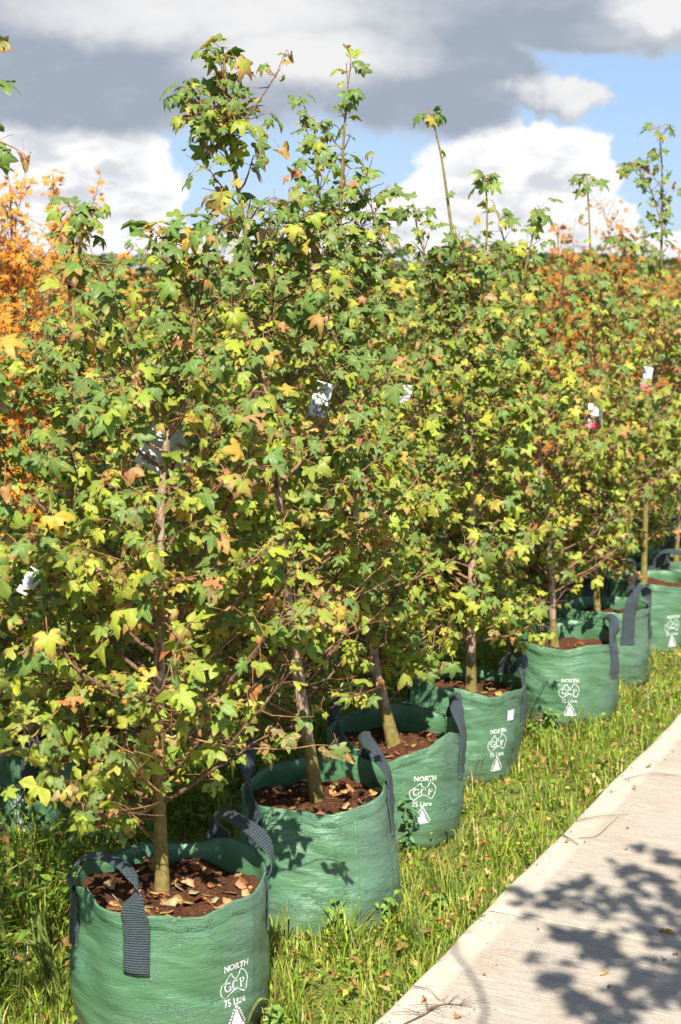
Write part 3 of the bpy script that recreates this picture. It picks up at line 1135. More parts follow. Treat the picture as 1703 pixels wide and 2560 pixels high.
    def vecmesh(self, name, V, F, W3, mat, smooth=True):
        me = np_mesh(name, V, F, [mat], smooth=smooth)
        a = me.attributes.new('wall', 'FLOAT_VECTOR', 'POINT')
        a.data.foreach_set('vector', np.asarray(W3, np.float32).ravel())
        return me

    def handle(self, p0, p1, h, lean_out):
        org = np.array([self.cx, self.cy, self.z0])
        a0, a1 = self.ang(p0), self.ang(p1)
        r0, r1 = float(self.rimz(np.array([a0]))[0]), float(self.rimz(np.array([a1]))[0])
        drop = 0.15
        C, Wd, wid = [], [], []
        up = np.array([0, 0, 1.0])

        def tang(a):
            return np.array([-math.sin(a), math.cos(a), 0])
        n1 = 12
        for k in range(n1):
            z = r0 - drop + drop * k / n1
            C.append(self.surf(np.array([a0]), np.array([z]), 0.0055)[0])
            Wd.append(tang(a0))
            wid.append(0.068)
        A = self.surf(np.array([a0]), np.array([r0]), 0.0055)[0]
        Bp = self.surf(np.array([a1]), np.array([r1]), 0.0055)[0]
        mid = (A + Bp) / 2
        rad = unit(np.array([mid[0] - self.cx, mid[1] - self.cy, 0]))
        n2 = 26
        for k in range(n2 + 1):
            t = k / n2
            ang = PI * t
            e = math.sin(ang)
            P = mid + (A - mid) * math.copysign(abs(math.cos(ang)) ** 0.8, math.cos(ang)) + up * h * e ** 0.75 * 0.88 + rad * (lean_out - 0.012) * e + unit(A - Bp) * (0.035 * e * math.sin(self.seed * 1.7 + p0)) + rad * 0.012 * math.sin(ang * 2 + self.seed)
            tw = e ** 1.2
            w = unit(tang(a0) * (1 - t) * (1 - tw) + tang(a1) * t * (1 - tw) + rad * tw * 0.9 + up * 0.25 * tw)
            C.append(P)
            Wd.append(w)
            wid.append(0.068 - 0.026 * e)
        for k in range(1, n1 + 1):
            z = r1 - drop * k / n1
            C.append(self.surf(np.array([a1]), np.array([z]), 0.0055)[0])
            Wd.append(tang(a1))
            wid.append(0.068)
        C, Wd = np.array(C), np.array(Wd)
        # smooth the sharp turns
        for _ in range(2):
            C[1:-1] = C[1:-1] * 0.5 + (C[:-2] + C[2:]) * 0.25
            Wd[1:-1] = Wd[1:-1] * 0.5 + (Wd[:-2] + Wd[2:]) * 0.25
        T = np.gradient(C, axis=0)
        L = np.concatenate([[0], np.cumsum(np.linalg.norm(np.diff(C, axis=0), axis=1))])
        m_ = 9
        rows, uv = [], []
        for i in range(len(C)):
            w = unit(Wd[i] - unit(T[i]) * np.dot(Wd[i], unit(T[i])))
            nn = unit(np.cross(w, T[i]))
            fold = max(0.0, (0.068 - wid[i]) / 0.026)
            top, bot = [], []
            for k in range(m_):
                f = (k / (m_ - 1) - .5)
                on_wall = i < n1 or i >= len(C) - n1
                off = nn * (fold * 0.016 * (1 - (2 * f) ** 2) + 0.0012 * math.sin(9 * f + i * .4))
                q = C[i] + w * wid[i] * f + off
                if on_wall:      # lie on the curved wall
                    a = math.atan2(q[1] - self.cy - self.lean[1], q[0] - self.cx - self.lean[0])
                    q = self.surf(np.array([a]), np.array([q[2] - self.z0]), 0.0065)[0]
                    nn2 = np.array([math.cos(a), math.sin(a), 0])
                    top.append(q)
                    bot.append(q - nn2 * 0.003)
                else:
                    sgn = 1 if np.dot(nn, rad + up * .5) > 0 else -1
                    top.append(q + nn * 0.0013 * sgn)
                    bot.append(q - nn * 0.0013 * sgn)
            ring = top + bot[::-1]
            rows.append(ring)
            fr = [(k / (m_ - 1)) * 0.068 for k in range(m_)]
            uv += [(x, L[i], 0) for x in fr + fr[::-1]]
        V = np.array(rows).reshape(-1, 3) - org
        F = grid_faces(len(rows), 2 * m_, True)
        ends = []
        for row in (0, len(rows) - 1):
            for k in range(m_ - 1):
                p = row * 2 * m_
                a_, b_, c_, d_ = p + k, p + k + 1, p + 2 * m_ - 2 - k, p + 2 * m_ - 1 - k
                ends += [(a_, b_, c_), (a_, c_, d_)]
        me = self.vecmesh('handle', V, np.vstack([F, ends]), np.array(uv), M_STRAP)
        link('handle', me, self.root)

    def print_logo(self, phi):
        ztop = self.ztop
        V, F = LOGO
        a = self.ang(phi) + V[:, 0] / self.R
        P = self.surf(a, ztop + V[:, 1], 0.0022) - np.array([self.cx, self.cy, self.z0])
        link('printed_logo', np_mesh('printed_logo', P, F, [M_PRINT]), self.root)


# --- the printed mark: NORTH / an outline map round the letters GCP / 75 Litre / a pine tree
def text_geo(body, size, bold=0.0, sx=1.0):
    cu = bpy.data.curves.new('lettering', 'FONT')
    cu.body = body
    cu.size = size
    cu.align_x = 'CENTER'
    cu.offset = bold
    cu.resolution_u = 2
    ob = bpy.data.objects.new('lettering', cu)
    COL.objects.link(ob)
    dg = bpy.context.evaluated_depsgraph_get()
    dg.update()
    me = bpy.data.meshes.new_from_object(ob.evaluated_get(dg))
    me.calc_loop_triangles()
    V = np.array([v.co[:2] for v in me.vertices]) * (sx, 1)
    F = np.array([t.vertices[:] for t in me.loop_triangles])
    bpy.data.objects.remove(ob)
    bpy.data.curves.remove(cu)
    bpy.data.meshes.remove(me)
    return V, F


def stroke(P, w):
    P = np.asarray(P, float)
    w = np.broadcast_to(np.asarray(w, float), (len(P),))
    T = np.gradient(P, axis=0)
    T /= np.linalg.norm(T, axis=1)[:, None] + 1e-12
    N = np.stack([-T[:, 1], T[:, 0]], 1)
    V = np.stack([P + N * w[:, None] / 2, P - N * w[:, None] / 2], 1).reshape(-1, 2)
    return V, grid_faces(len(P), 2)


def build_logo():
    Vs, Fs = [], []
    n = [0]

    def add(V, F):
        F = np.asarray(F).reshape(-1, 3)
        a, b, c_ = V[F[:, 0]], V[F[:, 1]], V[F[:, 2]]
        cr_ = (b[:, 0] - a[:, 0]) * (c_[:, 1] - a[:, 1]) - (b[:, 1] - a[:, 1]) * (c_[:, 0] - a[:, 0])
        F = np.where(cr_[:, None] < 0, F[:, ::-1], F)
        Vs.append(np.asarray(V))
        Fs.append(F + n[0])
        n[0] += len(V)

    def arc(cx, cy, rx, ry, a0, a1, k=18):
        t = np.radians(np.linspace(a0, a1, k))
        return np.stack([cx + rx * np.cos(t), cy + ry * np.sin(t)], 1)
    V, F = text_geo('NORTH', 0.0235, 0.0007, 0.92)
    add(V + (0.004, -0.0185), F)
    # outline map
    out = [(-.016, -.030), (-.010, -.026), (-.006, -.037), (.004, -.044), (.013, -.037), (.019, -.022), (.033, -.033), (.041, -.049), (.040, -.064), (.031, -.084), (.024, -.082),
           (.012, -.073), (-.004, -.071), (-.017, -.077), (-.030, -.088), (-.040, -.080), (-.046, -.066), (-.043, -.053), (-.030, -.045), (-.022, -.036), (-.016, -.030)]
    corners = [0, 1, 5, 9, 14, 20]
    for a, b in zip(corners[:-1], corners[1:]):
        add(*stroke(catmull(out[a:b + 1], 6 * (b - a) + 2), 0.0027))
    # serif letters
    y0, y1, h = -.0695, -.0485, .021
    G = arc(-.023, -.059, .0095, .0105, 45, 330, 26)
    add(*stroke(G, 0.0012 + 0.0026 * np.abs(np.sin(np.linspace(0.2, PI, 26)))))
    for q in ([(-.0155, -.069), (-.0155, -.060)], [(-.0205, -.060), (-.0115, -.060)], [(-.0165, -.0475), (-.0165, -.0545)]):
        add(*stroke(q, .0028 if q[0][0] != -.0205 and q[0][1] != -.0475 else .0015))
    Cc = arc(.0015, -.059, .0092, .0105, 45, 318, 26)
    add(*stroke(Cc, 0.0012 + 0.0026 * np.abs(np.sin(np.linspace(0.2, PI, 26)))))
    add(*stroke([(.0078, -.0475), (.0078, -.0545)], .0015))
    add(*stroke([(.0185, y0), (.0185, y1)], .0034))
    for yy in (y0, y1):
        add(*stroke([(.0148, yy), (.0222, yy)], .0015))
    add(*stroke(arc(.0215, -.0538, .0085, .0055, 90, -90, 14), 0.0014 + 0.0022 * np.sin(np.linspace(0, PI, 14))))
    V, F = text_geo('75 Litre', 0.0255, 0.0004, 0.82)
    add(V + (-.002, -.110), F)
    # pine tree: a hatched triangle between short boughs
    tx, ty = 0.000, -.113
    add(*stroke([(tx - .0045, ty - .003), (tx + .0045, ty - .003)], .006))
    for k in range(6):
        yy = ty - .0085 - k * .0075
        ww = .004 + k * .0035
        for s in (-1, 1):
            add(*stroke([(tx + s * (ww + .0012), yy), (tx + s * (ww + .0062), yy - .002)], .0048))
    add(np.array([(tx, ty - .007), (tx - .0195, ty - .053), (tx + .0195, ty - .053)]), [(0, 1, 2)])
    add(*stroke([(tx - .024, ty - .054), (tx + .024, ty - .054)], .005))
    V = np.concatenate(Vs)
    return V, np.concatenate(Fs)


LOGO = build_logo()


# ------------------------------------------------------------------ mulch in the bags
def chip_mesh(seed):
    r = random.Random(seed)
    n = r.choice((5, 6, 7))
    V = [(0, 0, 0.18)]
    for k in range(n):
        a = 2 * PI * k / n + r.uniform(-.3, .3)
        d = r.uniform(.55, 1.1)
        V.append((d * math.cos(a), d * math.sin(a) * 0.7, r.uniform(-.05, .5)))
    F = [(0, 1 + k, 1 + (k + 1) % n) for k in range(n)]
    V = np.array(V)
    V2 = V - (0, 0, 0.07)
    F2 = [(c_ + n + 1, b + n + 1, a + n + 1) for a, b, c_ in F]
    S = []
    for k in range(n):
        a, b = 1 + k, 1 + (k + 1) % n
        S += [(b, a, a + n + 1), (b, a + n + 1, b + n + 1)]
    return np_mesh('dry_leaf_chip', np.vstack([V, V2]), np.array(F + F2 + S), [M_CHIP])


CHIPS = [chip_mesh(i) for i in range(8)]
CHIP_COL = [(0.40, 0.20, 0.065), (0.50, 0.30, 0.12), (0.24, 0.085, 0.028), (0.15, 0.055, 0.024), (0.55, 0.37, 0.18), (0.28, 0.105, 0.034), (0.10, 0.042, 0.022)]


def build_mulch(bag, nchips, label, name='bark_mulch', group=None):
    r = random.Random(bag.seed + 100)
    nr, nt = 12, 64
    th = np.arange(nt) * 2 * PI / nt
    rows = []
    s = bag.soil
    cen = np.array([bag.cx + bag.lean[0] * .9, bag.cy + bag.lean[1] * .9])
    for i in range(nr):
        f = (i + .02) / (nr - 1)
        edge = bag.surf(th, np.full(nt, s), -0.0085)
        P = np.empty((nt, 3))
        P[:, :2] = cen + (edge[:, :2] - cen) * min(f, 1)
        P[:, 2] = bag.z0 + s + 0.012 * np.sin(P[:, 0] * 31 + bag.seed) * np.sin(P[:, 1] * 27) + 0.006 * np.sin(P[:, 0] * 77) * np.cos(P[:, 1] * 83) + 0.012 * (1 - f)
        rows.append(P)
    V = np.concatenate(rows)
    org = np.array([cen[0], cen[1], bag.z0 + s])
    o = link(name, np_mesh(name, V - org, grid_faces(nr, nt, True), [M_SOIL], smooth=True), loc=org)
    tag(o, label, 'mulch', group, 'stuff')
    for k in range(nchips):
        a, d = r.uniform(0, 6.28), math.sqrt(r.random()) * 0.93
        e = bag.surf(np.array([a]), np.array([s]), -0.012)[0]
        p = cen + (e[:2] - cen) * d
        z = bag.z0 + s + 0.012 * math.sin(p[0] * 31 + bag.seed) * math.sin(p[1] * 27) + 0.012 * (1 - d)
        big = r.random() < .28
        sz = r.uniform(0.013, 0.030) if big else r.uniform(0.004, 0.010)
        c_ = bpy.data.objects.new('dry_leaf_chip', r.choice(CHIPS))
        c_.parent = o
        c_.location = (p[0] - org[0], p[1] - org[1], z - org[2] + sz * .2)
        c_.rotation_euler = (r.gauss(0, .35), r.gauss(0, .35), r.uniform(0, 6.28))
        c_.scale = (sz, sz, sz * r.uniform(.6, 1.2))
        c_.color = (*(x * r.uniform(.75, 1.15) for x in r.choice([CHIP_COL[0], CHIP_COL[1], CHIP_COL[4], CHIP_COL[5]] if big else CHIP_COL)), 1)
        COL.objects.link(c_)
    return o


# trunk foot of every front-row tree, from where its stem meets the soil
SOIL = 0.34
FEET_PX = [(408, 2240), (798, 2010), (985, 1840), (1178, 1715), (1387, 1610), (1495, 1535), (1610, 1462)]
FEET = [on_z(x, y, SOIL) for x, y in FEET_PX]
FEET.append(np.array([0.02, FEET[-1][1] + 0.80, SOIL]))
FEET.append(np.array([0.0, FEET[-1][1] + 0.80, SOIL]))
ZERO = FEET[0] - CR * 0.66 - CFH * 0.62


def px_center(px, foot, dx=0):
    """bag centre: the trunk foot moved sideways (seen from the camera) by dx metres"""
    return foot[0] + CR[0] * dx, foot[1] + CR[1] * dx


ORD = ['frontmost', 'second', 'third', 'fourth', 'fifth', 'sixth', 'seventh', 'eighth', 'ninth']
bags = []
BAGSPEC = [
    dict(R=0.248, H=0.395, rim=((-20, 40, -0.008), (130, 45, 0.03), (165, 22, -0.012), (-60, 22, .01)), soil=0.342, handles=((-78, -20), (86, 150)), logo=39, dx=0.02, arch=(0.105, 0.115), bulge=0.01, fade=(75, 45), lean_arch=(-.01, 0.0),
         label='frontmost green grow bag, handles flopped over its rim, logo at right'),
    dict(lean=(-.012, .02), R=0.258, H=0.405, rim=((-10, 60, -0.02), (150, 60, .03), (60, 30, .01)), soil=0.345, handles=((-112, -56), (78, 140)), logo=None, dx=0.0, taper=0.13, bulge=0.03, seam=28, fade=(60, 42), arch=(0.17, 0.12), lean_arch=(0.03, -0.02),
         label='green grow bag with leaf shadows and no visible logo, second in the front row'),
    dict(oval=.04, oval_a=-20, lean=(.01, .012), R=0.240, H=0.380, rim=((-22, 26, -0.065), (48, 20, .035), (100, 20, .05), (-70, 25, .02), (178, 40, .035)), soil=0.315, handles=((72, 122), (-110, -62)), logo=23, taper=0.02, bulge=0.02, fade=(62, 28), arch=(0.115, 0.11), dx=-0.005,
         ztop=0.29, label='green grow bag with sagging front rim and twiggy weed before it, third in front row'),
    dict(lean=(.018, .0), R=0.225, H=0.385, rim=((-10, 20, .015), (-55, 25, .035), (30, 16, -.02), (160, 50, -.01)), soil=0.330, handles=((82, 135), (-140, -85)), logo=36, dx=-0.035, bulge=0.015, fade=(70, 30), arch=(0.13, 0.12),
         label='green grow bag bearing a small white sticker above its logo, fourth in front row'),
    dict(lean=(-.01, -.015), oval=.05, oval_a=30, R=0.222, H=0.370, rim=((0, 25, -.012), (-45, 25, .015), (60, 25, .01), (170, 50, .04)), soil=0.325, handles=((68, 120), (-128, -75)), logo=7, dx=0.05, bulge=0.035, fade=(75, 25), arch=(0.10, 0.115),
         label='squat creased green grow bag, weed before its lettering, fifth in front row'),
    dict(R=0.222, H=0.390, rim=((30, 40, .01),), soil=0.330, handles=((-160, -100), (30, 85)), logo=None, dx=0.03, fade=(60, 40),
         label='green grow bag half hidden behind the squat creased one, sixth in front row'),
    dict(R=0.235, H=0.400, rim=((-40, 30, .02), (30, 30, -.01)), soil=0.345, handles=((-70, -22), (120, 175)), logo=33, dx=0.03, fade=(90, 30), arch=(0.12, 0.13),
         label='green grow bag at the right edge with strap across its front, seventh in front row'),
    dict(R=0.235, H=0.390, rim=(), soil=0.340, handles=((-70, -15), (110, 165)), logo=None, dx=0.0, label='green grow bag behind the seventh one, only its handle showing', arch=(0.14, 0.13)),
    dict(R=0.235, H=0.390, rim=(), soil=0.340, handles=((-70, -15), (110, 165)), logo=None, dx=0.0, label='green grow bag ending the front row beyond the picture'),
]
MULCH_LABEL = ['bark mulch strewn with pale dry leaves in the frontmost bag', 'dark bark mulch in the second bag of the front row', 'red-brown bark mulch in the third bag of the front row']
for i, (ft, sp_) in enumerate(zip(FEET, BAGSPEC)):
    sp_ = dict(sp_)
    dx = sp_.pop('dx')
    cx, cy = px_center(None, ft, dx)
    b = Bag(cx, cy, seed=20 + i, group='green grow bags of the front row', **sp_)
    b.build()
    bags.append(b)
    build_mulch(b, (290, 150, 110, 40, 25, 12, 8, 0, 0)[i], MULCH_LABEL[i] if i < 3 else 'bark mulch inside the %s bag of the front row' % ORD[i])
b0 = Bag(ZERO[0], ZERO[1], seed=77, R=.245, label='green grow bag before the frontmost one, just outside the picture', group='green grow bags of the front row')
b0.build()
build_mulch(b0, 0, 'bark mulch in the bag just outside the picture')
# white sticker on the fourth bag
b = bags[3]
aa = b.ang(52)
w = 0.017 / b.R
gs = Geo()
th_ = np.linspace(aa - w, aa + w, 5)
lo, hi = b.surf(th_, np.full(5, .262), .003), b.surf(th_, np.full(5, .305), .003)
lo2, hi2 = b.surf(th_, np.full(5, .262), .0045), b.surf(th_, np.full(5, .305), .0045)
gs.add(np.vstack([lo2, hi2]) - np.array([b.cx, b.cy, b.z0]), grid_faces(2, 5))
for A_, B_ in ((lo, lo2), (hi2, hi)):
    gs.add(np.vstack([A_, B_]) - np.array([b.cx, b.cy, b.z0]), grid_faces(2, 5))
link('sticker', gs.mesh('sticker', [M_PAPER]), b.root)

# ------------------------------------------------------------------ front row of sweetgums
SUNNY = []
for b_ in bags[:7]:
    to_cam = (CAM[:2] - np.array([b_.cx, b_.cy])) / np.linalg.norm(CAM[:2] - np.array([b_.cx, b_.cy]))
    for z in (0.06, 0.17, 0.28):
        SUNNY.append((*(np.array([b_.cx, b_.cy]) + to_cam * 0.11), z, 0.22))
SUNNY = np.array(SUNNY)
# labels hanging in clear light: pixel, distance, radius
TAGS = [(395, 1120, 4.0, .05), (803, 1000, 4.95, .05), (1488, 1040, 6.9, .05), (1617, 947, 7.7, .05), (1012, 985, 5.75, .03)]
BAGVIEW = []
for b_ in bags[:6]:
    lo_, hi_ = to_px((b_.cx, b_.cy, b_.z0))[0], to_px((b_.cx, b_.cy, b_.z0 + .40))[0]
    BAGVIEW.append((lo_[0], b_.R * 0.95 * FPX / lo_[2], hi_[1] - (60 if len(BAGVIEW) < 2 else -25) * 4 / lo_[2], lo_[1], lo_[2]))
TAGP = np.array([at(*t[:3]) for t in TAGS])


def lets_sun_through(O, Q):
    """the photo's bags, labels and verge stand in open sun: how likely each leaf is missing because it would shade or cover them"""
    d = np.zeros(len(O))
    t = (O[:, None, 2] - SUNNY[None, :, 2]) / SUN[2]
    ax = O[:, None, 0] - SUN[0] * t - SUNNY[None, :, 0]
    ay = O[:, None, 1] - SUN[1] * t - SUNNY[None, :, 1]
    d = np.maximum(d, (ax * ax + ay * ay < SUNNY[None, :, 3] ** 2).any(1) * np.where(O[:, 2] < 1.0, 0.85, 0.7))
    for (bx_, hw_, y0_, y1_, dp_) in BAGVIEW:          # the mouths and fronts of the bags are seen clear of leaves
        d = np.maximum(d, ((np.abs(Q[:, 0] - bx_) < hw_) & (Q[:, 1] > y0_) & (Q[:, 1] < y1_) & (Q[:, 2] < dp_)) * 0.8)
    for k_, tg in enumerate(TAGS):
        rp = tg[3] * FPX / tg[2] + 0.02 * FPX / np.maximum(Q[:, 2], .5)
        d = np.maximum(d, ((np.abs(Q[:, 0] - tg[0]) < rp) & (np.abs(Q[:, 1] - tg[1]) < rp) & (Q[:, 2] < tg[2] + .02)) * 0.82)
        v = O - TAGP[k_]
        d = np.maximum(d, ((v @ SUN > 0) & (np.linalg.norm(np.cross(v, SUN), axis=1) < tg[3] * 1.2)) * 0.82)
    # the stems of the two nearest trees stand clear just above their bags
    d = np.maximum(d, ((Q[:, 0] > 560) & (Q[:, 0] < 905) & (Q[:, 1] > 1640 + .25 * np.abs(Q[:, 0] - 740)) & (Q[:, 1] < 1980) & (Q[:, 2] < 4.75)) * 0.78)
    d = np.maximum(d, ((Q[:, 0] > 330) & (Q[:, 0] < 570) & (Q[:, 1] > 1800) & (Q[:, 1] < 2120) & (Q[:, 2] < 4.1)) * 0.72)
    gp = O - SUN[None] * (O[:, 2:3] / SUN[2])
    q = to_px(gp)
    d = np.maximum(d, ((q[:, 2] > .5) & (q[:, 0] < 190) & (q[:, 1] > 2080)) * 0.65)
    return d


def stem(i, pts, y_bend=0.0):
    """stem line of front-row tree i from pixels along it, standing at the tree's own distance"""
    ft = FEET[i]
    d0 = depth_of(ft)
    foot = ft - np.array([0, 0, 0.03])
    P = [foot]
    for (x, y) in pts:
        q = at(x, y, d0)
        # keep the stem upright over its foot: move along the view ray until it stands at the foot's ground distance
        r_ = ray(x, y)
        t = np.dot(ft[:2] - CAM[:2], CFH[:2]) / np.dot(r_[:2], CFH[:2])
        P.append(CAM + r_ * t)
    return P


T1 = stem(0, [(400, 2050), (396, 1900), (398, 1700), (400, 1500), (402, 1300), (410, 1180), (420, 1090), (462, 1005), (478, 900), (492, 760), (500, 660), (560, 560)])
F1 = stem(0, [(420, 1092), (382, 1020), (345, 930), (300, 800), (262, 720), (225, 640)])[1:]
F1b = stem(0, [(478, 890), (470, 800), (450, 700), (420, 600), (400, 565)])[1:]
T2 = stem(1, [(775, 1880), (755, 1760), (738, 1640), (722, 1520), (705, 1350), (690, 1200), (665, 1020), (648, 900), (640, 780), (622, 640), (600, 500), (580, 380), (570, 280), (563, 185), (556, 118)])
F2 = stem(1, [(588, 430), (545, 340), (510, 270), (475, 215)])[1:]
F2b = stem(1, [(648, 880), (690, 760), (730, 640), (750, 560)])[1:]
T3 = stem(2, [(955, 1740), (930, 1620), (905, 1450), (890, 1300), (875, 1150), (865, 1000), (855, 850), (850, 700), (850, 560), (856, 420), (862, 310), (872, 225)])
F3 = stem(2, [(853, 720), (815, 580), (795, 450), (788, 350), (785, 290)])[1:]
F3b = stem(2, [(858, 900), (900, 760), (930, 620), (940, 520)])[1:]
T4 = stem(3, [(1178, 1500), (1182, 1300), (1180, 1100), (1168, 950), (1155, 800), (1140, 650), (1122, 520), (1105, 400), (1085, 310), (1077, 275)])
F4 = stem(3, [(1168, 930), (1200, 760), (1215, 620), (1218, 520), (1212, 440)])[1:]
F4b = stem(3, [(1160, 850), (1100, 720), (1050, 600), (1035, 510)])[1:]
T5 = stem(4, [(1380, 1500), (1370, 1350), (1350, 1150), (1330, 950), (1318, 800), (1312, 690), (1330, 600), (1348, 520)])
F5 = stem(4, [(1322, 830), (1290, 720), (1262, 610), (1245, 530)])[1:]
T6 = stem(5, [(1488, 1400), (1490, 1200), (1492, 1000), (1485, 850), (1478, 700), (1474, 560), (1467, 440)])
F6 = stem(5, [(1488, 880), (1530, 760), (1560, 650), (1560, 590)])[1:]
T7 = stem(6, [(1612, 1350), (1620, 1150), (1632, 1000), (1642, 850), (1650, 700), (1656, 550), (1655, 420), (1648, 320)])
F7 = stem(6, [(1654, 560), (1625, 470), (1590, 415), (1572, 405)])[1:]
T8 = stem(7, [(1695, 1300), (1700, 1100), (1712, 900), (1722, 760), (1728, 700)])
T9 = stem(8, [(1790, 1200), (1800, 1000), (1805, 800), (1810, 720)])
d00 = depth_of(ZERO)
T0 = [ZERO - (0, 0, .03), ZERO + (0.0, 0.01, 0.5), ZERO + (.03, .02, 1.0), ZERO + (.10, .06, 1.45), at(-110, 500, d00 + .1), at(-80, 320, d00 + .1), at(-70, 190, d00 + .1)]
G1 = 'sweetgum saplings of the front row'
cr1 = ((0.55, .38), (0.9, .52), (1.3, .48), (1.55, .32), (1.75, .16), (2.0, .08), (2.6, .06))
tot = 0


def T(*a, **k):
    global tot
    rt_, n_ = make_tree(*a, **k)
    tot += n_
    return rt_


tree1 = T('sweetgum_tree', T1, 'young sweetgum with forked stem growing in the frontmost green bag', 'tree', G1, 101, r0=0.0185, rt=0.004, z_first=0.58, back_low=12,
  forks=(dict(pts=F1, r=0.0075), dict(pts=F1b, r=0.006)), crown=((0.5, .44), (0.85, .54), (1.2, .48), (1.4, .36), (1.55, .20), (1.7, .11), (2.1, .06)), nbr=62, el0=13, warm=1.5, sparse_z=1.58, sparse_p=0.45, keep_trunk=0.55, cork_z=0.72)
tree2 = T('sweetgum_tree', T2, 'tallest sweetgum of the front row, its leafy leader highest against the clouds', 'tree', G1, 102, r0=0.0205, rt=0.0035, z_first=0.70, back_low=14, warm=1.35, el0=14, sparse_z=1.8, sparse_p=0.42,
  forks=(dict(pts=F2, r=0.005), dict(pts=F2b, r=0.007)), crown=((0.6, .42), (0.9, .50), (1.3, .46), (1.6, .32), (1.85, .20), (2.1, .15), (2.35, .13), (2.6, .06)), nbr=58, keep_trunk=0.0, cork_z=0.5, top_leaves=8)
tree3 = T('sweetgum_tree', T3, 'sweetgum with two thin leaders, growing from the third bag of the front row', 'tree', G1, 103, r0=0.021, rt=0.003, z_first=0.52, back_low=16,
  forks=(dict(pts=F3, r=0.005), dict(pts=F3b, r=0.006)), crown=((0.7, .40), (1.0, .48), (1.3, .46), (1.6, .32), (1.8, .20), (2.1, .11), (2.35, .07), (2.7, .05)), nbr=54, keep_trunk=0.0, cork_z=0.4, bare_z=2.52)
T('sweetgum_tree', T4, 'sweetgum with one long bare leader tipped by a leaf tuft, in the fourth bag', 'tree', G1, 104, r0=0.020, rt=0.0028, z_first=0.50, back_low=16,
  forks=(dict(pts=F4, r=0.005), dict(pts=F4b, r=0.005)), crown=((0.7, .40), (1.0, .48), (1.3, .46), (1.6, .28), (1.8, .15), (2.1, .05)), nbr=50, keep_trunk=0.0, cork_z=0.4, bare_z=2.06, top_leaves=11)
T('sweetgum_tree', T5, 'sweetgum growing from the squat creased bag, fifth of the front row', 'tree', G1, 105, r0=0.017, rt=0.0028, z_first=0.52, back_low=16, sparse_z=1.55, sparse_p=0.5,
  forks=(dict(pts=F5, r=0.005),), crown=((0.5, .40), (0.9, .48), (1.3, .46), (1.55, .30), (1.75, .14), (2.1, .05)), nbr=48, cork_z=0.4, warm=1.25)
T('sweetgum_tree', T6, 'sweetgum with a bare leader before the white cumulus, sixth of the front row', 'tree', G1, 106, r0=0.016, rt=0.0028, z_first=0.58, back_low=14, sparse_z=1.45, sparse_p=0.55,
  forks=(dict(pts=F6, r=0.005),), crown=((0.5, .38), (0.95, .46), (1.3, .44), (1.55, .28), (1.75, .13), (2.2, .05)), nbr=46, cork_z=0.8, bare_z=2.02, top_leaves=11, warm=1.6)
T('sweetgum_tree', T7, 'sweetgum with tall leafy leader at the right, in the seventh bag', 'tree', G1, 107, r0=0.017, rt=0.003, z_first=0.74, back_low=12, sparse_z=1.45, sparse_p=0.5,
  forks=(dict(pts=F7, r=0.004),), crown=((0.6, .36), (1.0, .44), (1.3, .42), (1.55, .28), (1.75, .12), (2.4, .07), (2.8, .06)), nbr=46, cork_z=9, warm=1.8)
T('sweetgum_tree', T8, 'sweetgum cut by the right edge, eighth of the front row', 'tree', G1, 108, r0=0.016, z_first=0.85, nbr=28, crown=cr1, warm=1.6, cork_z=.4, lod='far')
T('sweetgum_tree', T9, 'last sweetgum of the front row, mostly beyond the right edge', 'tree', G1, 109, r0=0.016, z_first=0.85, nbr=24, crown=cr1, warm=1.6, n_single=120, lod='far')
tree0 = T('sweetgum_tree', T0, 'sweetgum standing just outside the left edge, its twigs reaching into the picture', 'tree', G1, 110, r0=0.019, z_first=0.5, nbr=44, el0=14, crown=cr1, keep_trunk=0)



# --- leaves and twigs that can be picked out one by one in the photo
def pick_leaf(root, px, py, depth, size, colr, scorch, kind='tri', vi=0, roll=0.0, seed=0):
    r = random.Random(px * 7 + py)
    o = at(px, py, depth)
    f = -CU * math.cos(roll) + CR * math.sin(roll)
    B = basis(f, -CF + SUN * .5 + np.array([r.gauss(0, .2), r.gauss(0, .2), r.gauss(0, .15)]))
    ob = bpy.data.objects.new('leaf', leaf_mesh(kind, vi, M_LEAF_O))
    ob.parent = root
    ob.matrix_basis = Matrix.Translation(Vector(o) - root.location) @ Matrix((B * size).tolist()).to_4x4()
    ob.color = (*colr, scorch)
    COL.objects.link(ob)


def pick_branch(root, pts, r0, r1=.0012):
    L_ = catmull([at(*p) for p in pts], 20)
    V, F = thin_tube(L_, np.linspace(r0, r1, 20), 5)
    link('branch', np_mesh('branch', V - np.array(root.location), F, [M_SHOOT], smooth=True), root)


dA = depth_of(FEET[0] + (0, 0, .4))
pick_branch(tree1, [(400, 1800, dA), (480, 1845, dA), (600, 1868, dA + .02), (720, 1872, dA + .03), (800, 1862, dA + .05), (858, 1872, dA + .05)], .0032)
for px_, py_, kd, vi_, c_, sc_, rl in ((690, 1822, 'tri', 0, (.27, .13, .085), .3, -.4), (662, 1862, 'curl', 0, (.34, .10, .075), .4, .2), (722, 1845, 'tri', 2, (.22, .16, .07), .4, .5), (818, 1876, 'tri', 1, (.24, .10, .07), .45, -.5),
                                     (848, 1868, 'star', 1, (.12, .20, .05), .3, .3), (870, 1892, 'curl', 1, (.30, .10, .06), .4, .7)):
    pick_leaf(tree1, px_, py_, dA + .03, .040, c_, sc_, kd, vi_, rl)
dz_ = d00 + .1
pick_branch(tree0, [(-70, 330, dz_), (-20, 345, dz_), (40, 372, dz_), (64, 388, dz_)], .003)
pick_leaf(tree0, 62, 395, dz_, .052, (.26, .085, .035), .55, 'curl', 2, .1)
pick_leaf(tree0, 5, 385, dz_, .050, (.10, .20, .04), .1, 'star', 3, .4)
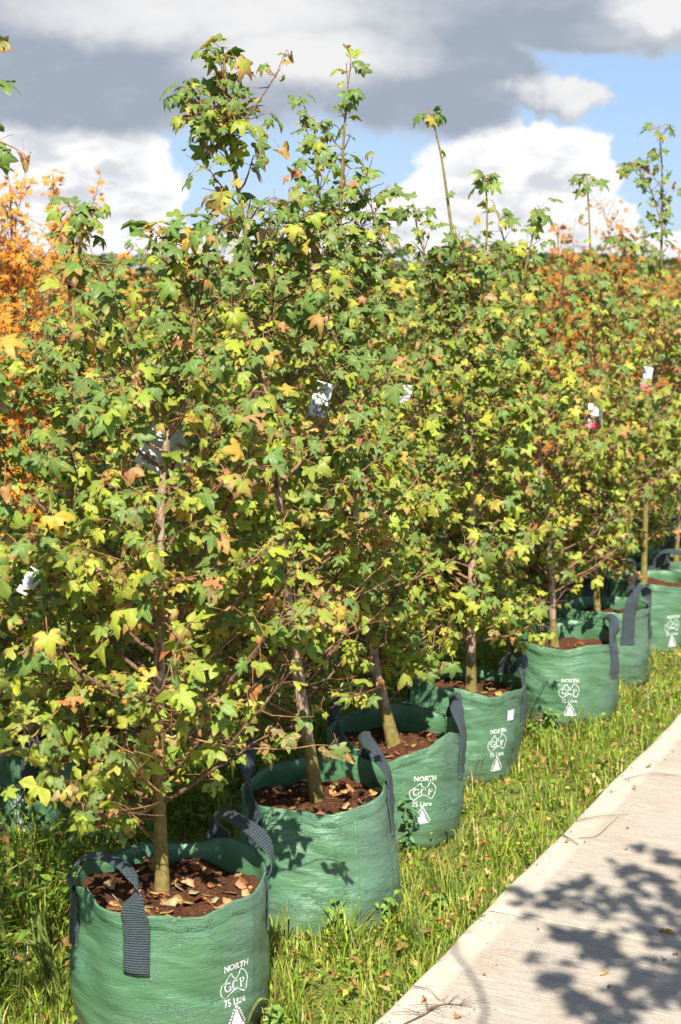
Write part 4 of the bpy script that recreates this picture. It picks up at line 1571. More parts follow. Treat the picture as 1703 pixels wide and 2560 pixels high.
pick_leaf(tree0, -10, 355, dz_, .045, (.14, .24, .04), .1, 'star', 0, -.8)
pick_leaf(tree0, 2, 520, dz_, .050, (.42, .14, .05), .5, 'curl', 1, .4)
pick_leaf(tree0, 4, 108, dz_, .040, (.20, .16, .03), .6, 'curl', 0, 1.0)
pick_leaf(tree0, 132, 1290, dA - .25, .066, (.62, .40, .025), .22, 'tri', 1, .25)
pick_leaf(tree0, 12, 1215, dA - .25, .050, (.48, .13, .06), .4, 'curl', 3, .2)
pick_leaf(tree1, 632, 1715, dA - .02, .052, (.50, .10, .06), .5, 'curl', 3, .1)
pick_leaf(tree1, 640, 1755, dA - .02, .040, (.46, .44, .04), .2, 'tri', 0, -.2)
pick_leaf(tree1, 555, 1352, dA - .3, .050, (.58, .22, .09), .4, 'curl', 0, .5)
pick_leaf(tree1, 395, 1505, dA - .12, .050, (.52, .12, .09), .5, 'curl', 3, -.5)
pick_leaf(tree1, 430, 1838, dA - .12, .046, (.66, .45, .20), .5, 'curl', 3, .2)
pick_leaf(tree1, 380, 1828, dA - .15, .055, (.40, .24, .03), .75, 'tri', 3, .1)
pick_leaf(tree1, 355, 1905, dA - .15, .078, (.44, .50, .035), .25, 'star', 0, .15)
pick_leaf(tree1, 95, 1965, dA - .15, .070, (.46, .50, .04), .3, 'tri', 0, -.7)
pick_leaf(tree1, 160, 1975, dA - .15, .050, (.50, .42, .05), .75, 'tri', 2, .3)
pick_leaf(tree1, 120, 1590, dA - .25, .060, (.50, .48, .03), .5, 'star', 2, .2)
pick_leaf(tree1, 255, 2010, dA - .05, .036, (.20, .07, .045), .4, 'curl', 2, 0)
pick_leaf(tree1, 328, 2070, dA - .05, .034, (.26, .075, .045), .4, 'curl', 1, .2)
pick_leaf(tree1, 405, 950, dA - .1, .045, (.52, .30, .03), .5, 'tri', 2, .4)
pick_leaf(tree2, 700, 370, depth_of(FEET[1]) - .05, .055, (.42, .20, .08), .5, 'curl', 3, .7)
pick_leaf(tree2, 560, 190, depth_of(FEET[1]) - .06, .058, (.26, .30, .08), .6, 'star', 1, 0)
pick_leaf(tree3, 830, 1095, depth_of(FEET[2]) - .35, .044, (.62, .20, .12), .45, 'tri', 1, .1)
pick_leaf(tree3, 890, 1735, depth_of(FEET[2]) - .3, .052, (.56, .52, .04), .25, 'tri', 0, .1)

# ------------------------------------------------------------------ second and third rows, maples, trees beyond
def simple_stem(x, y, ztop, seed, z0=0.37, lean=0.05):
    r = random.Random(seed)
    P = [np.array([x, y, z0])]
    n = 6
    lx, ly = r.uniform(-lean, lean), r.uniform(-lean, lean)
    for k in range(1, n + 1):
        f = k / n
        P.append(np.array([x + lx * f + r.uniform(-.012, .012), y + ly * f + r.uniform(-.012, .012), z0 + (ztop - z0) * f]))
    return P


G2 = 'sweetgum saplings of the second row'
GB2 = 'green grow bags of the second row'
ROW2_X, ROW2_Y0 = -1.10, FEET[0][1] + 0.93
second = on_z(150, 1838, SOIL)
ROW2_X, ROW2_Y0 = float(second[0]), float(second[1])
ROW2B_X = ROW2_X - 0.30
heights = {-1: 1.75, 0: 2.42, 1: 1.85, 2: 1.95, 3: 1.9, 4: 2.0, 5: 1.75, 6: 1.55, 7: 1.5, 8: 1.5, 9: 1.5, 10: 1.6, 11: 2.0, 12: 1.95, 13: 1.95}
NAMES2 = {-1: 'left-edge', 0: 'leftmost', 1: 'next after the leftmost', 2: 'third', 3: 'fourth', 4: 'fifth', 5: 'sixth', 6: 'seventh', 7: 'eighth', 8: 'ninth', 9: 'tenth', 10: 'eleventh', 11: 'twelfth', 12: 'thirteenth', 13: 'last'}
LAB2 = {-1: 'sweetgum at the left edge whose crown hides the leftmost second-row tree', 0: 'dark green sweetgum with a leafy leader, in the bag at the left edge',
        1: 'sweetgum behind the frontmost and second trees, in the second row', 2: 'sweetgum behind the tallest front-row tree, in the second row',
        3: 'second-row sweetgum behind the two-leader tree', 4: 'second-row sweetgum behind the tree with the long bare leader',
        5: 'second-row sweetgum behind the tree in the squat bag', 6: 'second-row sweetgum just before the orange maples at right',
        7: 'second-row sweetgum beside the orange maples at right', 8: 'ninth sweetgum of the second row, behind the right maples', 9: 'tenth sweetgum of the second row, near the right edge', 10: 'eleventh sweetgum of the second row, near the right edge',
        11: 'twelfth sweetgum of the second row at the right edge', 12: 'thirteenth sweetgum of the second row beyond the right edge', 13: 'last far sweetgum of the second row'}
for k in range(-1, 14):
    x = (ROW2_X if k < 1 else ROW2B_X) + random.uniform(-.04, .04)
    y = ROW2_Y0 + 0.80 * k + random.uniform(-.04, .04)
    if k == 0:
        x, y = ROW2_X, ROW2_Y0
    b = Bag(x, y, seed=300 + k, R=0.24, detail=(k in (0, 1, 2)), handles=((-80, -25), (95, 150)), logo=(-36 if k == 0 else (10 if k in (1, 2) else None)), rim=((0, 40, -.01),), group=GB2,
            label={0: 'shaded green grow bag with logo at the left edge under the foliage'}.get(k, 'green grow bag in deep shade, %s of the second row' % NAMES2[k]))
    b.build()
    build_mulch(b, 20 if k == 0 else 0, {0: 'bark mulch in the shaded bag at the left edge'}.get(k, 'bark mulch in the shaded bag, %s of the second row' % NAMES2[k]))
    tp = simple_stem(x, y, heights[k], 400 + k, z0=.31)
    if k == 0:
        tp = [np.array([x, y, .31])] + [at(px_, py_, depth_of((x, y, 1.2))) for px_, py_ in ((165, 1600), (180, 1300), (190, 1000), (185, 800), (182, 640), (188, 510))]
    T('sweetgum_tree', tp, LAB2[k], 'tree', G2, 500 + k, r0=0.018, z_first=0.42, nbr=50, el0=14, crown=((0.35, .46), (0.8, .56), (1.3, .48), (1.6, .30), (1.8, .15), (2.2, .07)),
      n_single=200 if k < 3 else 120, lod='near' if k in (-1, 0) else 'far', warm=1.0 if k < 4 else 1.5, leaf=(0.027, 0.058), step=0.028, keep_trunk=0,
      palette=(lambda yg, r, w: palette_sweetgum(min(1, yg + .35), r, w)) if k in (-1, 0) else palette_sweetgum)

# third row: orange maples at both sides, sweetgums between
GM = 'orange maples beyond the sweetgums'


def maple(px, depth, ztop, label, seed, w=.55, n=46, warm=1.0, single=150):
    p = CAM + CFH * depth + CR * ((px - PW / 2) / FPX * depth)
    tp = simple_stem(p[0], p[1], ztop, seed, z0=0.0, lean=.1)
    zc = ztop
    T('maple_tree', tp, label, 'tree', GM, seed, r0=0.024, rt=.003, z_first=0.55, nbr=n, crown=((0.4, w * .8), (zc * .5, w), (zc * .7, w * .75), (zc * .84, w * .35), (zc * .92, w * .14), (zc, .05)), leaf=(0.030, 0.044), n_single=single, lod='far',
      warm=warm, palette=palette_maple, step=0.022, el0=32, twig_n=1.4, cork_z=9)


maple(60, 6.9, 2.38, 'glowing orange maple at the left edge behind the sweetgums', 601, w=.62, n=84)
maple(165, 7.8, 2.5, 'orange maple with a tall spire of leaves at the left', 602, w=.5, n=64)
maple(-120, 8.0, 2.4, 'orange maple mostly beyond the left edge', 603, w=.6, n=40, single=60)
maple(330, 9.2, 2.15, 'low orange maple glimpsed through the second row at left', 604, w=.5, n=34)
maple(1410, 9.0, 2.30, 'rusty orange maple behind the bare leader at right', 605, w=.55, n=48, warm=2)
maple(1540, 9.6, 2.32, 'rusty maple right of the other orange one at right', 606, w=.6, n=50, warm=2)
maple(1660, 10.2, 2.2, 'rusty maple behind the tall leader at the right edge', 607, w=.6, n=36, warm=2, single=80)
maple(720, 11.5, 2.2, 'rusty maple glimpsed behind the tallest sweetgum', 608, w=.6, n=34, warm=2, single=60)
G3 = 'sweetgum saplings of the third row'
LAB3 = ['third-row sweetgum behind the left orange maples', 'third-row sweetgum left of the tallest tree', 'third-row sweetgum behind the tallest tree', 'third-row sweetgum right of the tallest tree',
        'third-row sweetgum in the middle gap', 'third-row sweetgum near the right maples', 'third-row sweetgum behind the right maples', 'third-row sweetgum low behind the fifth bag', 'third-row sweetgum low behind the sixth bag', 'third-row sweetgum low behind the seventh bag', 'third-row sweetgum at the far right edge']
for i, (px_, dp, zt) in enumerate(((420, 7.6, 2.0), (560, 8.3, 2.05), (700, 8.8, 2.0), (850, 9.3, 2.02), (1000, 9.8, 2.05), (1180, 10.3, 2.1), (1300, 10.8, 2.0), (1420, 10.9, 1.9), (1530, 11.6, 1.9), (1640, 12.2, 1.9), (1730, 12.8, 1.9))):
    p = CAM + CFH * dp + CR * ((px_ - PW / 2) / FPX * dp)
    T('sweetgum_tree', simple_stem(p[0], p[1], zt, 650 + i, z0=0.0), LAB3[i], 'tree', G3, 660 + i, r0=.017, z_first=.22, nbr=38, el0=12, crown=((0.2, .45), (0.9, .54), (1.4, .50), (1.8, .34), (2.1, .14)), n_single=120, lod='far', warm=1.4, leaf=(.028, .055), step=.032)

# distant trees along the horizon
GF = 'distant trees on the horizon'


def far_tree(px, depth, h, w, seed, label, col):
    r = random.Random(seed)
    p = CAM + CFH * depth + CR * ((px - PW / 2) / FPX * depth)
    root = link('distant_tree', None, loc=(p[0], p[1], 0))
    tag(root, label, 'tree', GF)
    V, F = tube([(0, 0, -.1), (0.05, 0, h * .3), (0, .05, h * .8)], [w * .06, w * .045, w * .01], 7)
    ck = np.ones(len(V))
    link('trunk', np_mesh('trunk', V, F, [M_BARK], attrs={'cork': ck}), root)
    G = Geo()
    cl = [(r.gauss(0, w * .28), r.gauss(0, w * .28), h * r.uniform(.22, .95)) for _ in range(26)]
    for k in range(2600):
        c_ = cl[k % len(cl)]
        sz = w * (.22 if c_[2] < h * .8 else .13)
        q = np.array([r.gauss(c_[0], sz), r.gauss(c_[1], sz), min(r.gauss(c_[2], sz * .7), h * 1.02)])
        if q[2] < h * .12:
            continue
        s = r.uniform(.16, .32) * (0.5 + h / 12)
        B = basis([r.gauss(0, 1) for _ in range(3)], [r.gauss(0, 1), r.gauss(0, 1), r.gauss(.6, .8)])
        t = np.array([(-.5, 0, 0), (0, -.35, .06), (.6, 0, 0), (0, .35, .06)]) * s
        cc = [x * r.uniform(.65, 1.25) for x in col]
        G.add(t @ B.T + q, [(0, 1, 3), (1, 2, 3)], 0, tint=np.tile((*cc, 0), (4, 1)))
    o = link('crown', G.mesh('crown', [M_GRASS]), root)


FT = [(-250, 32, 3.2, 'left of the picture'), (120, 30, 3.0, 'behind the left maples'), (330, 40, 3.4, 'above the left saplings'), (520, 36, 2.9, 'left of the tallest leader'), (700, 44, 3.2, 'right of the tallest leader'),
      (860, 38, 3.0, 'in the middle gap'), (1030, 42, 3.3, 'below the long bare leader'), (1150, 34, 3.1, 'right of the long bare leader'), (1270, 30, 3.3, 'left of the right maples'), (1370, 30, 3.15, 'behind the right maples'),
      (1480, 38, 3.2, 'between the right-hand leaders'), (1600, 40, 3.3, 'beside the tallest right-hand leader'), (1720, 36, 3.2, 'at the right edge'), (1950, 36, 3.4, 'beyond the right edge')]
for i, (px_, dp, h, where) in enumerate(FT):
    far_tree(px_, dp, h * .82, h * 1.1, 700 + i, 'distant low green tree on the horizon ' + where, ((.085, .13, .03), (.06, .10, .03), (.12, .15, .04))[i % 3])

# ------------------------------------------------------------------ the tree over the path whose shadow falls on the concrete
def shadow_tree():
    """an overhanging sweetgum bough above and before the picture; its leaves and twigs shade the path"""
    r = random.Random(88)
    base = CAM + CR * 1.62 + CFH * 1.15
    base[2] = 0.0
    root = link('overhanging_tree', None, loc=base)
    tag(root, 'taller tree beside the path outside the picture, casting the leafy shadow on it', 'tree')

    def lift(px, py, h):
        """where a thing at height h must be for its shadow to fall at this spot of the path"""
        p = on_z(px, py, PATH_Z)
        return p + SUN * ((h - PATH_Z) / SUN[2])
    top = base + np.array([0, 0, 2.3])
    tr = catmull([base, base + (0.02, 0, 1.0), base + (-.03, .05, 1.8), top], 14)
    V, F = tube(tr, np.linspace(.035, .02, 14), 8)
    link('trunk', np_mesh('trunk', V - base, F, [M_BARK], smooth=True, attrs={'cork': np.ones(len(V))}), root)
    boughs = [
        ([(1720, 2520), (1600, 2430), (1500, 2380), (1400, 2340), (1340, 2360)], 2.75),
        ([(1720, 2300), (1600, 2262), (1500, 2250), (1400, 2240), (1350, 2258), (1290, 2228)], 2.85),
        ([(1720, 2250), (1640, 2190), (1590, 2185), (1555, 2200)], 2.9),
        ([(1720, 2440), (1580, 2520), (1480, 2500), (1410, 2460), (1330, 2425)], 2.7),
        ([(1680, 2660), (1540, 2590), (1470, 2520), (1380, 2500)], 2.6),
        ([(1240, 2660), (1215, 2520), (1180, 2440), (1140, 2385), (1132, 2350)], 2.62),
        ([(1720, 2360), (1640, 2330), (1560, 2300), (1480, 2310)], 2.8),
        ([(1720, 2170), (1680, 2150), (1650, 2145), (1620, 2130)], 2.95),
    ]
    lf = []
    for bi, (pp, h) in enumerate(boughs):
        q = [lift(x, y, h + 0.03 * k) for k, (x, y) in enumerate(pp)]
        mid = (q[0] + top) / 2 + np.array([0, 0, .1])
        line = catmull([top - (0, 0, .1 * bi), mid] + q, 30)
        V, F = tube(line, np.linspace(.012, .0055 if bi == 5 else .0035, 30), 6)
        link('branch', np_mesh('branch', V - base, F, [M_TWIG]), root)
        if bi == 5:
            continue
        n = (58, 62, 40, 52, 40, 0, 46, 26)[bi]
        for k in range(n):
            t = r.uniform(.42, 1)
            p = line[min(int(t * 29), 29)]
            lf.append(p + np.array([r.gauss(0, .045), r.gauss(0, .045), r.gauss(.02, .03)]))
    for p in lf:
        kind = 'star' if r.random() < .6 else 'tri'
        vi = r.randrange(len(SHAPES[kind]))
        colr, sc, _ = palette_sweetgum(.3, r, .8)
        size = r.uniform(.045, .07)
        B = basis([r.gauss(0, 1), r.gauss(0, 1), -.4], SUN * .8 + np.array([r.gauss(0, .5), r.gauss(0, .5), .4]))
        ob = bpy.data.objects.new('leaf', leaf_mesh(kind, vi, M_LEAF_O))
        ob.parent = root
        ob.matrix_basis = Matrix.Translation(Vector(p - base)) @ Matrix((B * size).tolist()).to_4x4()
        ob.color = (*colr, sc)
        COL.objects.link(ob)


shadow_tree()

# ------------------------------------------------------------------ grass
BAGXY = np.array([(b.cx, b.cy, b.R) for b in bags] + [(b0.cx, b0.cy, b0.R)])


def grass():
    R = np.random.default_rng(3)
    zones = [  # x0, x1, y0, y1, blades per square metre, length range
        (-0.75, PATH_X - 0.0, -1.4, 2.3, 7600, (.035, .15)), (PATH_X - .03, PATH_X + .004, -1.2, 7, 5000, (.04, .11)), (-0.75, PATH_X, 2.3, 5.2, 5200, (.04, .14)), (-0.75, PATH_X, 5.2, 9.0, 2000, (.05, .13)),
        (-2.2, -0.75, -0.8, 3.0, 3300, (.08, .30)), (-2.4, -0.75, 3.0, 9, 900, (.06, .20)), (-6, -2.3, -1, 10, 260, (.08, .25)), (PATH_X2, 5.5, -3, 8, 260, (.05, .14)), (-6, PATH_X, 9, 16, 160, (.08, .25))]
    xs, ys, ls = [], [], []
    for x0, x1, y0, y1, d, lr in zones:
        n = int((x1 - x0) * (y1 - y0) * d)
        xs.append(R.uniform(x0, x1, n)); ys.append(R.uniform(y0, y1, n)); ls.append(R.uniform(lr[0], lr[1], n) * R.uniform(.6, 1, n))
    x, y, L = np.concatenate(xs), np.concatenate(ys), np.concatenate(ls)
    # tufts: pull blades towards clump centres
    clump = np.sin(x * 9 + 2 * np.sin(y * 5)) * np.sin(y * 8 + 1.7 * np.sin(x * 6)) + 0.5 * np.sin(x * 23 + y * 19)
    keep = R.random(len(x)) < np.clip(.72 + .38 * clump, .42, 1)
    for cx, cy, rr in BAGXY:
        keep &= (x - cx) ** 2 + (y - cy) ** 2 > (rr - .012) ** 2
    # short beside the path
    x, y, L, clump = x[keep], y[keep], L[keep], clump[keep]
    L = L * np.clip(.85 + .5 * clump, .5, 1.55)
    L = np.where((x < -.32) & (x > -.8), L * 1.5, L)
    L = np.where((x > PATH_X - .05) & (x < PATH_X + .01), L * .8, L)
    n = len(x)
    a = R.uniform(0, 2 * PI, n)
    bend = R.uniform(.25, 1.25, n)
    w = R.uniform(.0011, .0032, n) * (1 + (L > .12) * .3)
    d = np.stack([np.cos(a), np.sin(a), 0 * a], 1)
    s = np.stack([-np.sin(a), np.cos(a), 0 * a], 1)
    p0 = np.stack([x, y, gz(x, y) - .004], 1)
    up = np.array([0, 0, 1.0])
    h1 = (L * .55)[:, None]
    h2 = (L * .45)[:, None]
    p1 = p0 + up * h1 * np.cos(bend * .45)[:, None] + d * h1 * np.sin(bend * .45)[:, None]
    p2 = p1 + up * h2 * np.cos(bend * 1.25)[:, None] + d * h2 * np.sin(bend * 1.25)[:, None]
    V = np.stack([p0 - s * w[:, None], p0 + s * w[:, None], p1 - s * w[:, None] * .8, p1 + s * w[:, None] * .8, p2], 1).reshape(-1, 3)
    o = np.arange(n)[:, None] * 5
    F = np.concatenate([o + (0, 1, 3), o + (0, 3, 2), o + (2, 3, 4)])
    pal = np.array([(.22, .315, .030), (.33, .385, .042), (.14, .23, .026), (.44, .42, .085), (.52, .42, .17), (.33, .19, .07)])
    pr = np.array([.33, .26, .20, .10, .08, .03])
    c_ = pal[R.choice(len(pal), n, p=pr)] * R.uniform(.75, 1.2, n)[:, None]
    c_ = np.hstack([c_, np.zeros((n, 1))])
    tint = np.repeat(c_, 5, 0)
    me = np_mesh('grass', V, F, [M_GRASS], attrs={'tint': tint})
    tag(link('grass', me), 'yellow-green rough grass around the bags and along the path', 'grass', kind='stuff')
    # broad-leaved ground cover: small ovate leaves on short stalks
    G = []
    zones = [(-0.75, PATH_X - .01, -1.0, 5, 1500), (-0.75, PATH_X, 5, 9, 500), (-2.2, -.75, -.6, 4, 900)]
    xs, ys = [], []
    for x0, x1, y0, y1, dn in zones:
        m_ = int((x1 - x0) * (y1 - y0) * dn)
        xs.append(R.uniform(x0, x1, m_)); ys.append(R.uniform(y0, y1, m_))
    tall = np.concatenate([np.zeros(len(a_)) for a_ in xs])
    for x0, x1, y0, y1, dn in ((-1.0, -.30, -.75, 3, 2300), (-2.2, -1.0, -.6, 4, 1500), (-1.3, -.32, 2.2, 9, 2600)):
        m_ = int((x1 - x0) * (y1 - y0) * dn)
        xs.append(R.uniform(x0, x1, m_)); ys.append(R.uniform(y0, y1, m_)); tall = np.concatenate([tall, R.uniform(.4, 1, m_)])
    x, y = np.concatenate(xs), np.concatenate(ys)
    keep = R.random(len(x)) < np.clip(.5 - .5 * np.sin(x * 7 + 1 + np.sin(y * 4)) * np.sin(y * 6), .1, 1)
    for cx, cy, rr in BAGXY:
        keep &= (x - cx) ** 2 + (y - cy) ** 2 > (rr + .004) ** 2
    x, y, tall = x[keep], y[keep], tall[keep]
    n = len(x)
    z = gz(x, y) + R.uniform(.01, .075, n) + tall * R.uniform(0, .24, n) * np.where(y > 2, 1.35, 1)
    a, t = R.uniform(0, 2 * PI, n), R.uniform(-.5, .5, n)
    sz = R.uniform(.008, .021, n) * (1 + .7 * (tall > 0))
    f = np.stack([np.cos(a) * np.cos(t), np.sin(a) * np.cos(t), np.sin(t)], 1)
    s = np.stack([-np.sin(a), np.cos(a), R.uniform(-.4, .4, n)], 1)
    c0 = np.stack([x, y, z], 1)
    nn = np.cross(f, s)
    nn *= np.sign(nn[:, 2:3])
    S = sz[:, None]
    V = np.stack([c0, c0 + f * S * .55 - s * S * .42 + nn * S * .12, c0 + f * S * .6 - nn * S * .02, c0 + f * S * .55 + s * S * .42 + nn * S * .12, c0 + f * S * 1.25 - nn * S * .12], 1).reshape(-1, 3)
    o = np.arange(n)[:, None] * 5
    F = np.concatenate([o + (0, 1, 2), o + (0, 2, 3), o + (1, 4, 2), o + (2, 4, 3)])
    pal = np.array([(.22, .34, .034), (.34, .42, .042), (.14, .25, .03), (.46, .43, .06), (.40, .17, .06)])
    c_ = pal[R.choice(5, n, p=[.38, .30, .2, .08, .04])] * R.uniform(.8, 1.2, n)[:, None]
    c_ = np.where((tall > 0)[:, None], c_ * np.array([.6, .72, .8]), c_)
    tint = np.repeat(np.hstack([c_, np.zeros((n, 1))]), 5, 0)
    me = np_mesh('ground_cover', V, F, [M_GRASS], attrs={'tint': tint})
    tag(link('ground_cover', me), 'low broad-leaved weeds growing through the grass', 'weeds', kind='stuff')
    # dry litter between the blades
    zones = [(-0.75, PATH_X - .005, -1.0, 9, 260), (-2.2, -.75, -.6, 4, 300)]
    Gt = Geo()
    for x0, x1, y0, y1, dn in zones:
        for _ in range(int((x1 - x0) * (y1 - y0) * dn)):
            xx, yy = R.uniform(x0, x1), R.uniform(y0, y1)
            if ((xx - BAGXY[:, 0]) ** 2 + (yy - BAGXY[:, 1]) ** 2 < (BAGXY[:, 2] + .01) ** 2).any():
                continue
            s_ = R.uniform(.006, .02)
            B = basis(R.normal(size=3), R.normal(size=3) * .5 + (0, 0, 1))
            q = np.array([(-1, 0, 0), (-.2, -.5, .3), (1, .1, .1), (.1, .6, .25)]) * s_
            cc = np.array(((.36, .20, .075), (.26, .11, .035), (.46, .33, .15), (.17, .08, .04))[R.integers(4)]) * R.uniform(.7, 1.15)
            Gt.add(q @ B.T + (xx, yy, float(gz(xx, yy)) + R.uniform(.012, .06)), [(0, 1, 3), (1, 2, 3)], 0, tint=np.tile((*cc, 0), (4, 1)))
    for _ in range(420):          # crumbs swept onto the concrete
        xx, yy = PATH_X + min(R.exponential(.12), 1.6) + .01, R.uniform(-1.2, 8)
        s_ = R.uniform(.0015, .005)
        B = basis(R.normal(size=3), R.normal(size=3) * .4 + (0, 0, 1))
        q = np.array([(-1, 0, 0), (-.2, -.5, .3), (1, .1, .1), (.1, .6, .25)]) * s_
        cc = np.array(((.20, .12, .06), (.10, .07, .04), (.30, .20, .10))[R.integers(3)])
        Gt.add(q @ B.T + (xx, yy, PATH_Z + .006), [(0, 1, 3), (1, 2, 3)], 0, tint=np.tile((*cc, 0), (4, 1)))
    tag(link('leaf_litter', Gt.mesh('leaf_litter', [M_LITTER])), 'crumbled brown leaf litter scattered through the grass', 'leaf litter', kind='stuff')


grass()

# ------------------------------------------------------------------ single weeds and tall grass stalks
M_WEED = plain('weed_leaf', (0.13, 0.23, 0.035), .5, .35, 60, .35)
M_STALK = plain('weed_stalk', (0.17, 0.21, 0.05), .6, .3, 60, .3)
M_DARKWEED = plain('dark_weed_leaf', (0.06, 0.14, 0.05), .5, .35, 60, .4)


def ovate(size, fold=.15):
    t = np.array([(0, 0, 0), (-.30, .35, fold), (0, .4, 0), (.30, .35, fold), (-.22, .72, fold * .6), (0, .75, -.03), (.22, .72, fold * .6), (0, 1.08, -.16)]) * size
    return t, [(0, 2, 1), (0, 3, 2), (1, 2, 5), (1, 5, 4), (2, 3, 6), (2, 6, 5), (4, 5, 7), (5, 6, 7)]


WEED_LEAF = {}


def weed(px, py, height, label, seed, mat, nst=2, size=(.018, .034), dz=0.0, spread=.3):
    r = random.Random(seed)
    p = on_z(px, py, 0.0)
    root = link('weed', None, loc=(p[0], p[1], dz))
    tag(root, label, 'weed')
    for s in range(nst):
        a = r.uniform(0, 6.28)
        h = height * r.uniform(.65, 1)
        top = np.array([math.cos(a) * spread * h, math.sin(a) * spread * h, h])
        line = catmull([(0, 0, -.01), top * (.3, .3, .55), top], 10)
        V, F = tube(line, np.linspace(.0022, .001, 10), 4)
        link('stalk', np_mesh('stalk', V, F, [M_STALK]), root)
        n = int(5 + h / .016)
        for k in range(n):
            t = .25 + .75 * k / (n - 1)
            q = line[min(9, int(t * 9))]
            b_ = k * 2.4 + r.uniform(-.4, .4)
            out = np.array([math.cos(b_), math.sin(b_), r.uniform(-.1, .5)])
            key = mat.name
            if key not in WEED_LEAF:
                v_, f_ = ovate(1.0)
                WEED_LEAF[key] = np_mesh('leaf', v_, np.array(f_), [mat])
            o = bpy.data.objects.new('leaf', WEED_LEAF[key])
            o.parent = root
            s_ = r.uniform(*size)
            B = basis(out + np.array([0, 0, -.2]), SUN * .5 + np.array([r.gauss(0, .3), r.gauss(0, .3), .9]))
            o.matrix_basis = Matrix.Translation(Vector(q)) @ Matrix((B * s_).tolist()).to_4x4()
            COL.objects.link(o)


# it roots in the gap between the second and third bags
for WX, WY in ((1010, 2125), (1020, 2140), (1030, 2150), (1040, 2160), (1050, 2170)):
    wp = on_z(WX, WY, 0.0)
    if ((wp[0] - BAGXY[:, 0]) ** 2 + (wp[1] - BAGXY[:, 1]) ** 2 > (BAGXY[:, 2] + .02) ** 2).all():
        break
weed(WX, WY, .21, 'dark twiggy weed with small leaves in front of the third bag', 801, M_DARKWEED, 3, (.018, .032), spread=.2)
weed(858, 2365, .15, 'upright yellow-green weed against the foot of the second bag', 802, M_WEED, 1, (.03, .045))
weed(960, 2330, .13, 'bushy light green weed at the right foot of the second bag', 803, M_WEED, 4, (.022, .036))
weed(1380, 1835, .12, 'leafy green weed before the squat fifth bag', 804, M_WEED, 4, (.024, .04))
weed(1468, 1815, .15, 'single stalked weed covering lettering on the fifth bag', 805, M_WEED, 2, (.026, .042), spread=.1)
weed(1335, 1850, .10, 'low clump of weed left of the fifth bag foot', 806, M_WEED, 3)
weed(1095, 2285, .08, 'small broad-leaved weed beside the path edge', 807, M_WEED, 3)
weed(690, 2600, .10, 'clover-like weed at the right foot of the frontmost bag', 808, M_WEED, 4)


def tall_grass(px, py, height, lean, label, seed, n=3, w=.003, bend=1.0):
    r = random.Random(seed)
    p = on_z(px, py, 0.0)
    root = link('grass_tuft', None, loc=(p[0], p[1], 0))
    tag(root, label, 'grass')
    for k in range(n):
        h = height * r.uniform(.7, 1)
        d = CR * lean * r.uniform(.6, 1.3) + CFH * r.uniform(-.2, .1)
        line = catmull([(0, 0, 0), d * h * .25 + (0, 0, h * .6), d * h * .6 + (0, 0, h), d * h * (1.0 + .2 * bend) + (0, 0, h * (1 - .22 * bend))], 14)
        line = line + np.array([r.uniform(-.015, .015), r.uniform(-.015, .015), 0])
        sd = unit(np.cross(d + (0, 0, .001), (0, 0, 1))) + CR * .6
        wd_ = w * np.sin(np.linspace(.7, PI, 14)) + .0003
        V = np.stack([line - sd * wd_[:, None], line + np.array([0, 0, -.0015]), line + sd * wd_[:, None]], 1).reshape(-1, 3)
        link('blade', np_mesh('blade', V, grid_faces(14, 3), [M_STALK]), root)


tall_grass(610, 2610, .15, .55, 'broad arching grass blade before the logo of the frontmost bag', 821, 1, .006)
tall_grass(590, 2610, .11, -.5, 'thin grass blades leaning left across the frontmost bag', 822, 2, .002, .3)
tall_grass(470, 2640, .2, -.1, 'dry thin stalk standing before the frontmost bag', 823, 1, .0013, .1)
tall_grass(705, 2400, .20, .06, 'upright grass blades at the left foot of the second bag', 824, 4, .0028, .3)
tall_grass(1130, 2145, .14, .5, 'arching grass blades at the foot of the third bag', 825, 4, .0024)
tall_grass(1190, 1975, .22, .25, 'long stalk leaning across the logo of the fourth bag', 826, 2, .0018, .2)
tall_grass(1270, 2120, .14, .4, 'tuft of long green grass between third bag and path', 827, 9, .003)
tall_grass(1050, 2400, .15, -.3, 'dark tuft of rushy grass by the path edge', 828, 14, .0024, .6)
tall_grass(1600, 1800, .12, .5, 'grass tuft beside the path at the right', 829, 7, .0025)
for i, (x, y) in enumerate(((40, 2560), (110, 2450), (60, 2330), (150, 2520), (30, 2420))):
    tall_grass(x, y, .24, random.uniform(-.6, .7), 'long arching grass tuft %s at the left of the frontmost bag' % ('lowest', 'nearest the strap', 'uppermost', 'by the bag wall', 'at the very edge')[i], 840 + i, 12, .0028, .9)
tall_grass(150, 1830, .85, .06, 'very tall grass stalks rising before the leftmost second-row tree', 850, 3, .0026, .05)

# ------------------------------------------------------------------ fallen leaves and twigs
FALLEN = [(0.40, 0.15, 0.06), (0.30, 0.09, 0.04), (0.50, 0.26, 0.10), (0.20, 0.07, 0.035)]


def fallen(p, size, colr, label, group, seed, kind=None):
    r = random.Random(seed)
    kind = kind or r.choice(('curl', 'tri', 'curl'))
    vi = r.randrange(len(SHAPES[kind]))
    o = link('fallen_leaf', leaf_mesh(kind, vi, M_LEAF_O))
    a = r.uniform(0, 6.28)
    B = basis([math.cos(a), math.sin(a), 0], [r.gauss(0, .2), r.gauss(0, .2), 1])
    V = (SHAPES[kind][vi]['V'] * size) @ B.T
    o.matrix_basis = Matrix.Translation(Vector((p[0], p[1], p[2] - V[:, 2].min() * .6))) @ Matrix((B * size).tolist()).to_4x4()
    o.color = (*(x * r.uniform(.8, 1.2) for x in colr), .4)
    tag(o, label, 'leaf', group)


